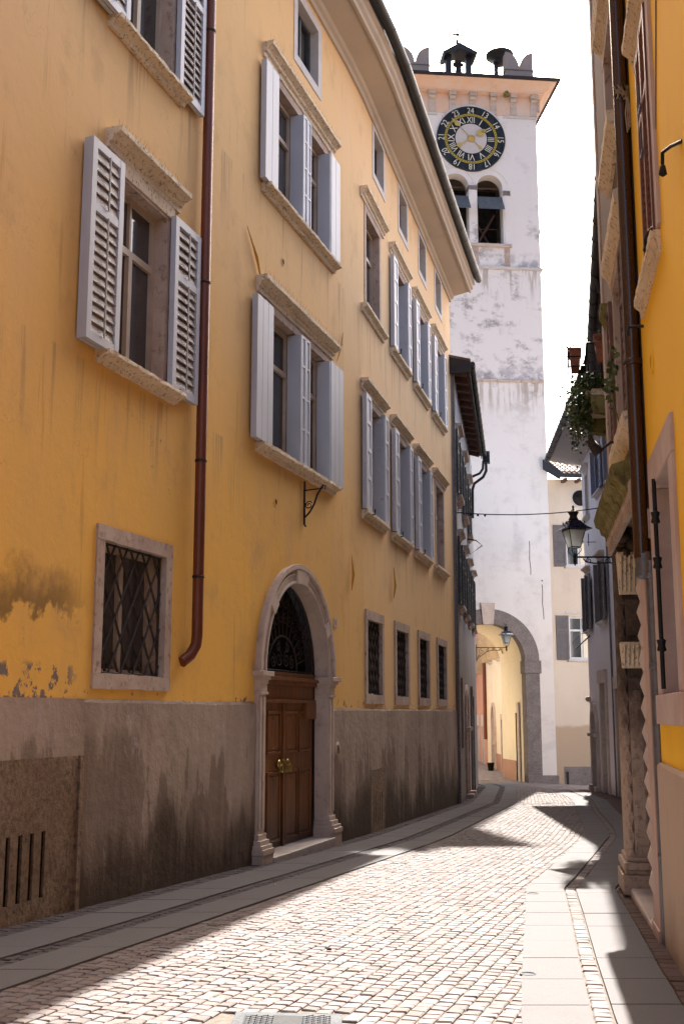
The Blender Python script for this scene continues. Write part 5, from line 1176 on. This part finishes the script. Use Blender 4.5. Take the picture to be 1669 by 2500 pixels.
m.tube([F.p(y0-0.12,1.12,7.25),F.p(y0-0.12,1.12,7.63)],0.012,4); m.build('basket_rail','iron',bal)
iv=MB(); pts=[]
for _ in range(3200):
    s=random.uniform(y0-0.12,y0+1.3); o=random.choice([random.gauss(0.92,0.10),random.gauss(0.85,0.12),random.uniform(0.1,0.95)]); top=7.05
    if o<0.75: s=random.gauss(y0+0.12,0.12); z=random.uniform(6.92,7.15)
    else: z=top-abs(random.gauss(0,0.33))-0.12*math.sin(s*9)
    pts.append(F.p(s,o,z))
for k in range(10):
    s=y0-0.05+0.13*k; L=random.uniform(0.5,1.0); o=random.uniform(0.9,1.15)
    for i in range(26): pts.append(F.p(s+random.gauss(0,0.02),o+random.gauss(0,0.025),6.95-L*i/26))
leaves(iv,pts,0.032)
for k in range(8):
    s=y0+0.16*k; iv.tube([F.p(s,0.9,6.95),F.p(s+0.03,1.0,6.6),F.p(s,0.98,6.2)],0.004,3,False)
tag(iv.build('ivy','leaf',None,recalc=False),'trailing ivy spilling over the edge of the stone balcony','plant')

# ============================================================ PORTAL HOUSE (right, near)
PHs=thing('portal_house','old stone-fronted house with carved weathered portal behind the brown downpipe','house',FH2.p(1.2,0,0.1))
F=FH2; E=3.0
# s: 0..E ; opening 0.75..2.4
facade(F,0.0,E,-0.6,10.6,[(0.42,2.40,-0.5,3.2,0.45),(0.45,1.3,3.75,5.0,0.2),(0.5,1.2,6.1,7.0,0.2)],'brownwall',PHs)
b=MB(); house_body(b,F,0,E,-0.6,10.6,7); b.build('side_walls','brownwall',PHs,recalc=False)
MB().box(F,0.42,2.40,-0.45,-0.40,-0.5,3.2).build('door','dark',PHs)
m=MB(); m.box(F,0.03,0.415,-0.02,0.008,0.15,3.15).box(F,0.03,0.44,-0.02,0.02,-0.4,0.22); near=m.build('portal_pilaster','pinkstone',PHs,bevel=0.006)
m=MB(); m.box(F,2.40,2.95,-0.42,0.01,0.38,3.05); far=m.build('portal_jamb','ornate',PHs,bevel=0.012)
m=MB()
for z0,z1,e in ((-0.5,0.10,0.02),(0.10,0.26,0.06),(0.26,0.30,0.035),(0.30,0.36,0.05),(0.36,0.40,0.02)): m.box(F,2.40-e*1.6,2.97,-0.43,0.01+e,z0,z1)
m.build('jamb_base','ornate',far,bevel=0.012)
def pyr(m,F,s0,s1,z0,z1,o,h):
    c=F.p((s0+s1)/2,o+h,(z0+z1)/2); m.add([F.p(s0,o,z0),F.p(s1,o,z0),F.p(s1,o,z1),F.p(s0,o,z1),c],[(0,1,4),(1,2,4),(2,3,4),(3,0,4)])
Fj=Fr(F.p(2.40,0,0).x,F.p(2.40,0,0).y,d=(-F.nx,-F.ny),side=1)  # s into the wall, o towards the street end
t1=F.p(2.0,0,0)-F.p(2.4,0,0)
if (Vector((Fj.nx,Fj.ny,0))).dot(t1)<0: Fj.nx,Fj.ny=-Fj.nx,-Fj.ny
m=MB(); m2=MB(); m3=MB(); m4=MB()
for k in range(16):
    z=0.40+k*0.165; pyr(m,F,0.27,0.415,z,z+0.155,0.008,0.032); pyr(m2,F,2.42,2.57,z,z+0.155,0.01,0.03); pyr(m3,Fj,0.0,0.045,z,z+0.155,0.0,0.03); pyr(m4,Fj,0.17,0.215,z,z+0.155,0.0,0.03)
m.build('rustication','pale',near,recalc=False); m2.build('rustication','ornate',far,recalc=False); m3.build('rustication','ornate',far,recalc=False); m4.build('rustication','ornate',far,recalc=False)
for z0,z1 in ((1.98,2.20),(2.62,2.98)):
    m=MB(); m.hexa([Fj.p(0.0,0,z0),Fj.p(0.22,0,z0),Fj.p(0.22,0.05,z0),Fj.p(0.0,0.05,z0),Fj.p(-0.015,0,z1),Fj.p(0.24,0,z1),Fj.p(0.24,0.16,z1),Fj.p(-0.015,0.16,z1)])
    for k in range(6):
        s=0.01+k*0.037; m.hexa([Fj.p(s,0.045,z0+0.02),Fj.p(s+0.016,0.045,z0+0.02),Fj.p(s+0.016,0.075,z0+0.02),Fj.p(s,0.075,z0+0.02),Fj.p(s,0.13,z1-0.05),Fj.p(s+0.016,0.13,z1-0.05),Fj.p(s+0.016,0.185,z1-0.03),Fj.p(s,0.185,z1-0.03)])
    m.build('fluted_bracket','old',far,bevel=0.006)
m=MB(); m.box(Fj,0.05,0.165,0,0.035,0.5,1.9).box(Fj,0.065,0.15,0.035,0.045,0.6,1.8).box(Fj,0.05,0.165,0,0.04,2.26,2.58); m.build('carved_panel','ornate',far,bevel=0.008)
for c,z,r in ((0.05,3.12,0.055),(0.14,3.04,0.075),(0.07,2.97,0.05)):
    MB().lathe(Fj.p(c,0.0,z),[(0,0),(r,0),(r,0.12),(r*0.6,0.16),(0,0.17)],14,0,(Fj.nx,Fj.ny,0)).build('volute','ornate',far)
m=MB(); m.sweep(F,[(0,3.05),(0.04,3.05),(0.04,3.13),(0.055,3.14),(0.055,3.22),(0.0,3.22)],0.1,2.98,10,0.003); m.build('architrave','rose',PHs)
m=MB(); m.sweep(F,[(0,3.16),(0.06,3.17),(0.07,3.21),(0.10,3.23),(0.115,3.28),(0.15,3.30),(0.165,3.37),(0.0,3.42)],0.42,2.9,20,0.002); m.build('portal_cornice','moss',PHs)
def hwin(z0,z1,c0,c1):
    wd=casement(F,c0,c1,z0,z1,-0.15,PHs,'brownwood')
    m=MB(); m.box(F,c0-0.12,c0,-0.2,0.03,z0,z1).box(F,c1,c1+0.12,-0.2,0.03,z0,z1).box(F,c0-0.14,c1+0.14,-0.2,0.035,z1,z1+0.12); m.build('surround','rose',wd)
    return wd
wd=hwin(3.75,5.0,0.45,1.3)
m=MB(); m.sweep(F,[(0,3.50),(0.03,3.5),(0.06,3.56),(0.095,3.6),(0.10,3.68),(0,3.70)],0.1,1.6,12,0.003); m.build('sill','old',wd)
m=MB(); m.sweep(F,[(0,5.10),(0.03,5.12),(0.055,5.2),(0.095,5.24),(0.10,5.32),(0,5.35)],0.05,1.55,12,0.003); m.build('cornice','old',wd)
MB().sweep(F,[(0,4.7),(0.03,4.72),(0.05,4.9),(0.10,5.0),(0.105,5.08),(0,5.08)],1.75,1.98,3,0.002).build('console','moss',wd)
for p,q in ((0.15,0.43),(1.44,1.75)):
    s_,rg=louvre(F,p,q,0.03,0.06,3.75,4.98,'brownwood',wd); slats(F,rg,'brownwood',wd,0.08)
wd=hwin(6.1,7.0,0.5,1.2)
m=MB(); m.sweep(F,[(0,5.90),(0.03,5.9),(0.07,5.96),(0.10,6.0),(0.10,6.08),(0,6.08)],0.3,1.45,12,0.003); m.build('sill','old',wd)
m=MB(); m.sweep(F,[(0,7.12),(0.03,7.12),(0.05,7.2),(0.10,7.24),(0.12,7.36),(0,7.38)],0.3,1.4,12,0.003); m.build('cornice','old',wd)
MB().box(F,2.72,2.95,0,0.012,3.5,10.5).build('corner_strip','rose',PHs)
MB().box(F,-0.3,E+0.2,-7.2,0.35,10.6,10.75).build('roof','tile',PHs)
m=MB(); 
a=F.p(0.30,0.0,-0.4); m.box(F,0.45,2.36,-0.42,0.012,-0.5,0.16); m.build('portal_step','pale',PHs,bevel=0.02)
m=MB(); m.lathe(F.p(0.50,-0.09,0.14),[(0,0),(0.08,0.01),(0.10,0.07),(0.085,0.12),(0.05,0.17),(0.06,0.22),(0.08,0.28),(0.04,0.33),(0,0.34)],14); m.build('carved_foot','old',PHs)
# tufts growing from ledges
m=MB(); leaves(m,[F.p(random.gauss(0.9,0.2),random.gauss(0.10,0.02),4.15+random.gauss(0,0.08)) for _ in range(50)],0.03); 
m.tube([F.p(0.9,0.03,3.7),F.p(0.9,0.09,3.95),F.p(0.95,0.09,4.2)],0.006,4,False); tag(m.build('wall_plant','leaf',None,recalc=False),'small green weed sprouting on the portal house wall beside the brown downpipe','plant')
# twisted iron arm with small spotlight
m=MB(); 
A=Vector((2.28,8.6,3.72))
def P(x,z,y=8.6): return Vector((x,y,z))
m.tube([P(2.36,3.66),P(2.22,3.64),P(2.16,3.67),P(2.08,3.665),P(2.02,3.62),P(1.985,3.58)],0.013,6).tube([P(2.36,3.60),P(2.22,3.60),P(2.13,3.63)],0.010,6)
hd_=MB(); m.hexa([P(1.93,3.63,8.55),P(1.96,3.64,8.55),P(1.96,3.64,8.65),P(1.93,3.63,8.65),P(1.90,3.68,8.55),P(1.93,3.70,8.55),P(1.93,3.70,8.65),P(1.90,3.68,8.65)]); m.lathe(P(1.93,3.66),[(0,0),(0.035,0.0),(0.045,0.10),(0,0.10)],10,0,(0.55,0,-0.8))
tag(m.build('spotlight','rustiron'),'small rusty spotlight on a twisted iron arm above the mossy portal cornice','spotlight')

# ============================================================ BRIGHT OCHRE HOUSE (right, nearest)
RH=thing('ochre_house','bright orange-yellow house with stone framed window on the right','house',FR.p(-3,0,0))
F=FR
facade(F,-22,0.03,-0.4,7.9,[(-1.29,-0.42,1.71,3.0,0.2),(-1.30,-0.62,4.35,5.84,0.15)],'ochre',RH); b=MB(); house_body(b,F,-22,0.03,-0.4,7.9,7); b.build('side_walls','ochre',RH,recalc=False)
MB().sweep(F,[(0,-0.4),(0.03,-0.4),(0.03,1.265),(0.015,1.285),(0,1.285)],-22,0.03,40,0.002).build('plinth','beige',RH)
# lower window
wd=casement(F,-1.29,-0.42,1.71,3.0,-0.17,RH,'whitewood'); room(F,-1.29,-0.42,1.71,3.0,-0.25,wd)
m=MB(); m.box(F,-0.42,-0.17,-0.2,0.02,1.71,3.0).box(F,-1.50,-1.29,-0.2,0.02,1.71,3.0).box(F,-1.50,-0.17,-0.2,0.022,3.0,3.22).box(F,-1.52,-0.15,-0.2,0.035,1.53,1.71); m.build('surround','paler',wd,bevel=0.008) if False else None
M['paler']=stone('pale_rose_limestone',(0.62,0.50,0.45),(0.55,0.40,0.35),(0.36,0.22,0.18),0.35,5,0.2,(0.5,0.75))
m.build('surround','paler',wd,bevel=0.008)
m=MB(); m.tube([F.p(-0.62,0.03,1.74),F.p(-0.62,0.03,3.02)],0.014,6)
for z in (2.0,2.5,2.78): m.lathe(F.p(-0.62,0.03,z),[(0.014,-0.04),(0.03,-0.03),(0.022,0),(0.03,0.03),(0.014,0.04)],8); m.tube([F.p(-0.62,0.03,z),F.p(-0.5,0.02,z+0.01)],0.01,5)
m.build('grille','iron',wd)
# upper window with brown louvred shutters
wd=casement(F,-1.30,-0.62,4.35,5.84,-0.1,RH,'whitewood'); room(F,-1.30,-0.62,4.35,5.84,-0.2,wd)
m=MB(); m.box(F,-0.62,-0.52,-0.15,0.006,4.35,5.84).box(F,-1.42,-1.30,-0.15,0.02,4.35,5.84).box(F,-1.42,-0.52,-0.15,0.012,5.84,5.9); m.build('surround','paler',wd)
sill(F,-1.36,-0.2,4.33,0.13,0.06,'old',wd,0.003); lintel(F,-1.5,-0.45,5.84,0.20,0.085,'old',wd,0.003)
for s0,s1,o0 in ((-1.29,-0.96,0.012),(-0.955,-0.63,0.006)):
    s_,rg=louvre(F,s0,s1,-0.02+o0,0.02+o0,4.36,5.82,'brownshutter',wd); slats(F,rg,'brownshutter',wd,0.055)
m=MB()
for z in (5.0,5.3): m.box(F,-1.0,-0.90,0.03,0.045,z,z+0.02).tube([F.p(-0.95,0.035,z),F.p(-1.02,0.05,z+0.14)],0.006,4)
m.build('shutter_stay','zinc',wd)
m=MB(); m.tube([F.p(-1.30,0,4.40),F.p(-1.22,0.05,4.38),F.p(-1.12,0.06,4.38),F.p(-1.10,0.06,4.34)],0.011,6).lathe(F.p(-1.10,0.06,4.30),[(0,0),(0.018,0.015),(0.012,0.04),(0,0.05)],8); m.build('shutter_hook','iron',wd)
MB().tube([F.p(-0.17,0.0,4.16),F.p(-0.17,0.10,4.16),F.p(-0.17,0.105,4.10)],0.011,6).build('shutter_hook','iron',wd)
m=MB(); m.tube([F.p(-2.40,0,4.33),F.p(-2.22,0.03,4.40),F.p(-2.12,0.06,4.42),F.p(-2.11,0.062,4.36)],0.010,6).lathe(F.p(-2.11,0.062,4.29),[(0,0),(0.022,0.015),(0.015,0.06),(0,0.07)],8); m.build('shutter_hook','iron',RH)
v=MB().ring(F,-0.60,3.78,0.05,0.075,0,0.012,0,2*PI,24).build('vent','ochre',RH); MB().lathe(F.p(-0.60,0.002,3.78),[(0,0),(0.05,0),(0.05,0.003),(0,0.003)],20,0,(F.nx,F.ny,0)).build('vent_hole','rustiron',v)
MB().tube([F.p(-1.75,0.004,5.6),F.p(-1.5,0.004,5.1),F.p(-1.25,0.004,4.55)],0.004,4,False).build('crack','brownwall',RH)
MB().box(F,-22,0.1,-7,0.40,7.9,8.02).build('roof','tile',RH)
# downpipes at the joint
X0,Y0=2.005,7.56
m=MB(); m.tube([(X0,Y0,2.62),(X0,Y0,10.2)],0.052,14); up=m.build('downpipe','darkpipe',RH)
m=MB()
for z in (3.98,7.6): m.lathe((X0,Y0,z),[(0.052,-0.02),(0.066,-0.02),(0.066,0.02),(0.052,0.02)],14)
m.build('pipe_collar','darkpipe',up)
m=MB(); m.tube([(X0+0.045,Y0-0.03,gz(2,7.5)),(X0+0.045,Y0-0.03,2.6)],0.03,10)
for z in (0.7,1.9,2.5): m.lathe((X0+0.045,Y0-0.03,z),[(0.030,-0.02),(0.04,-0.02),(0.04,0.02),(0.032,0.02)],10)
m.build('standpipe','zinc',RH); MB().lathe((X0+0.01,Y0,2.48),[(0.04,0),(0.055,0.02),(0.057,0.16),(0.05,0.18)],12).build('pipe_sleeve','zinc',RH)
MB().box(Fr(X0,Y0,d=(1,0)),0.03,0.09,-0.03,0.03,2.75,2.95).build('junction_box','pale',RH)
m=MB()
for k in range(9):
    a=random.uniform(0,6); m.tube([(X0+0.058*math.cos(a+q*0.7),Y0-0.01-0.06*abs(math.sin(a+q*0.7)),5.97+0.06*math.sin(3*q+k)) for q in [0,1,2,3,4]],0.006,4)
for k in range(5): m.tube([(X0+0.03,Y0-0.06,5.95),(X0+0.04+0.015*k-0.03,Y0-0.07,5.80-0.02*k),(X0+0.02+0.01*k,Y0-0.065,5.66+0.02*k)],0.006,4)
tag(m.build('rope_knot','rope'),'pale rope knotted round the dark brown downpipe','rope')

# ============================================================ LAMPS
def lamp(base,wallx,label,y):
    """street lantern on a scrolled arm running along +-X to the wall"""
    bx,by,bz=base; t=thing('street_lamp',label,'street lamp',(wallx,by,bz+0.1),'wall mounted street lanterns')
    c=Vector(base); rot=R_(45)+R_(12)
    z=bz+0.24; m=MB()
    def fr(z0,r0,z1,r1,mat,nm):
        mm=MB(); mm.lathe((bx,by,0),[(r0*1.414,z0),(r1*1.414,z1)],4,rot,smooth=False); return mm.build(nm,mat,t)
    gl=MB(); gl.lathe((bx,by,0),[(0.09,z),(0.092,z+0.002),(0.172,z+0.25),(0.17,z+0.252)],4,rot,smooth=False); gl.build('glass','lampglass',t)
    m=MB()
    for k in range(4):
        a=rot+PI/2*k; m.tube([(bx+0.093*math.cos(a),by+0.093*math.sin(a),z-0.005),(bx+0.176*math.cos(a),by+0.176*math.sin(a),z+0.255)],0.007,4)
    for r,zz in ((0.094,z),(0.176,z+0.25)):
        m.tube([(bx+r*math.cos(rot+PI/2*k),by+r*math.sin(rot+PI/2*k),zz) for k in range(5)],0.008,4)
    # cage and stem below
    for k in range(4):
        a=rot+PI/2*k; m.tube([(bx+0.094*math.cos(a),by+0.094*math.sin(a),z-0.002),(bx+0.10*math.cos(a),by+0.10*math.sin(a),z-0.05),(bx+0.05*math.cos(a),by+0.05*math.sin(a),z-0.10),(bx,by,z-0.14)],0.006,4)
    m.lathe((bx,by,0),[(0,bz-0.03),(0.018,bz),(0.028,bz+0.04),(0.02,bz+0.08),(0.03,bz+0.11),(0.012,bz+0.14),(0.0,bz+0.2)],10)
    m.build('frame','iron',t)
    m=MB(); m.lathe((bx,by,0),[(0.285,z+0.252),(0.275,z+0.262),(0.20,z+0.30),(0.15,z+0.345),(0.11,z+0.385),(0.072,z+0.40)],4,rot,smooth=False)
    m.build('hood','lampblue',t)
    m=MB(); m.lathe((bx,by,0),[(0.075,z+0.40),(0.06,z+0.43),(0.05,z+0.455),(0.075,z+0.50),(0.085,z+0.51),(0.05,z+0.525),(0.02,z+0.55),(0.01,z+0.57),(0.022,z+0.59),(0.01,z+0.61),(0,z+0.615)],8); 
    for k in range(8):
        a=rot+PI/4*k; r=0.115 if k%2 else 0.16; m.lathe((bx+r*math.cos(a)*1.0,by+r*math.sin(a),z+0.34),[(0.008,0),(0.012,0.02),(0.003,0.04)],5)
    m.build('chimney','iron',t)
    MB().lathe((bx,by,0),[(0,z+0.07),(0.03,z+0.08),(0.04,z+0.15),(0.03,z+0.21),(0.015,z+0.25)],10).build('bulb','clockwhite',t)
    za=bz+0.1; sg=1 if wallx>bx else -1; L=abs(wallx-bx); m=MB(); Fx=Fr(bx,by,d=(sg,0))
    m.tube([Fx.p(0.0,0,za),Fx.p(L,0,za)],0.014,6); 
    m.tube([Fx.p(L-0.02,0,za+0.1),Fx.p(L-0.02,0,za-0.42)],0.014,6)
    m.tube([Fx.p(0.12,0,za-0.02),Fx.p(0.16,0,za-0.07),Fx.p(0.28,0,za-0.09),Fx.p(L*0.45,0,za-0.08),Fx.p(L*0.65,0,za-0.13),Fx.p(L*0.85,0,za-0.27),Fx.p(L-0.02,0,za-0.36)],0.011,6)
    for cs,cz_,r,d_ in ((0.20,-0.05,0.04,1),(L*0.42,-0.055,0.045,-1),(L*0.62,-0.07,0.05,1),(L*0.82,-0.12,0.09,-1),(L*0.9,-0.26,0.05,1)):
        m.tube(scroll(Fx,cs,za+cz_,r,0.012,1.4,0,PI/2,d_,16),0.008,5)
    m.build('arm','iron',t)
    return t
lamp((3.335,16.2,3.70),4.44,'large near street lantern with blue-black hood on the right before the pale blue house',16.2)
lamp((5.165,36.0,3.52),4.20,'smaller distant street lantern hanging in front of the tower archway',36)

# ============================================================ MANHOLES
def manhole():
    t=thing('manhole_cover','rectangular patterned metal manhole cover in the cobbles at the bottom edge','manhole cover',(-0.28,5.0,gz(0,5)))
    a,b,y0_,y1_=-0.50,0.0,4.5,5.70; sk=-0.04
    G=lambda x,y,z:Vector((x+sk*(y-5.7)*0,y,gz(x,y)+z))
    m=MB(); m.hexa([G(a,y0_,-.02),G(b,y0_,-.02),G(b,y1_-0.05,-.02),G(a,y1_,-.02),G(a,y0_,.012),G(b,y0_,.012),G(b,y1_-0.05,.012),G(a,y1_,.012)]); m.build('frame','steelmh',t,bevel=0.004)
    m=MB(); 
    x=a+0.06
    k=0
    while x<b-0.06:
        y=y0_+0.06+(0.02 if k%2 else 0)
        while y<y1_-0.10:
            m.hexa([G(x,y,.0133),G(x+0.016,y,.0133),G(x+0.022,y+0.024,.0133),G(x+0.006,y+0.024,.0133),G(x,y,.020),G(x+0.016,y,.020),G(x+0.022,y+0.024,.020),G(x+0.006,y+0.024,.020)]) if not (a+0.17<x<b-0.2 and y>5.35 and y<5.6) else None
            y+=0.04
        x+=0.026; k+=1
    m.build('treads','steelmh',t)
    MB().hexa([G(a+.05,y0_+.05,.0125),G(b-.05,y0_+.05,.0125),G(b-.05,y1_-0.11,.0125),G(a+.05,y1_-.07,.0125),G(a+.05,y0_+.05,.0132),G(b-.05,y0_+.05,.0132),G(b-.05,y1_-0.11,.0132),G(a+.05,y1_-.07,.0132)]).build('plate','steeldk',t)
M['steelmh']=simple('worn_cast_iron',(0.085,0.09,0.10),0.8,0.0,0.4,0.3,0.15,30)
M['steeldk']=simple('dark_cast_iron',(0.03,0.03,0.033),0.8,0.0,0.4,0.3,0.15,30)
manhole()
for (x,y,r,lb) in ((1.02,6.6,0.045,'small round metal cover set in the cobbles next to the slab strip'),(1.62,10.1,0.05,'small round metal cover set in the pale stone slab')):
    m=MB(); m.lathe((x,y,gz(x,y)+0.004),[(0,0),(r,0),(r,0.011),(r*0.8,0.012),(r*0.8,0.010),(0,0.010)],20); tag(m.build('utility_cover','steelmh'),lb,'utility cover','small round utility covers')
for (x,y,c,lb,nm) in ((-0.62,10.75,'clockwhite','tiny white paper scrap lying on the shaded left pavement slab','paper_scrap'),(-0.08,7.35,'dark','tiny dark cork-like crumb lying on the sunlit cobbles','litter_crumb')):
    m=MB(); z=gz(x,y)+0.013; m.hexa([(x-.016,y-.01,z),(x+.014,y-.014,z),(x+.018,y+.012,z),(x-.012,y+.014,z),(x-.012,y-.008,z+.010),(x+.012,y-.010,z+.014),(x+.014,y+.010,z+.009),(x-.010,y+.010,z+.013)])
    tag(m.build(nm,c),lb,'litter')
for o in bpy.data.objects:
    if '_w' in o: del o['_w']
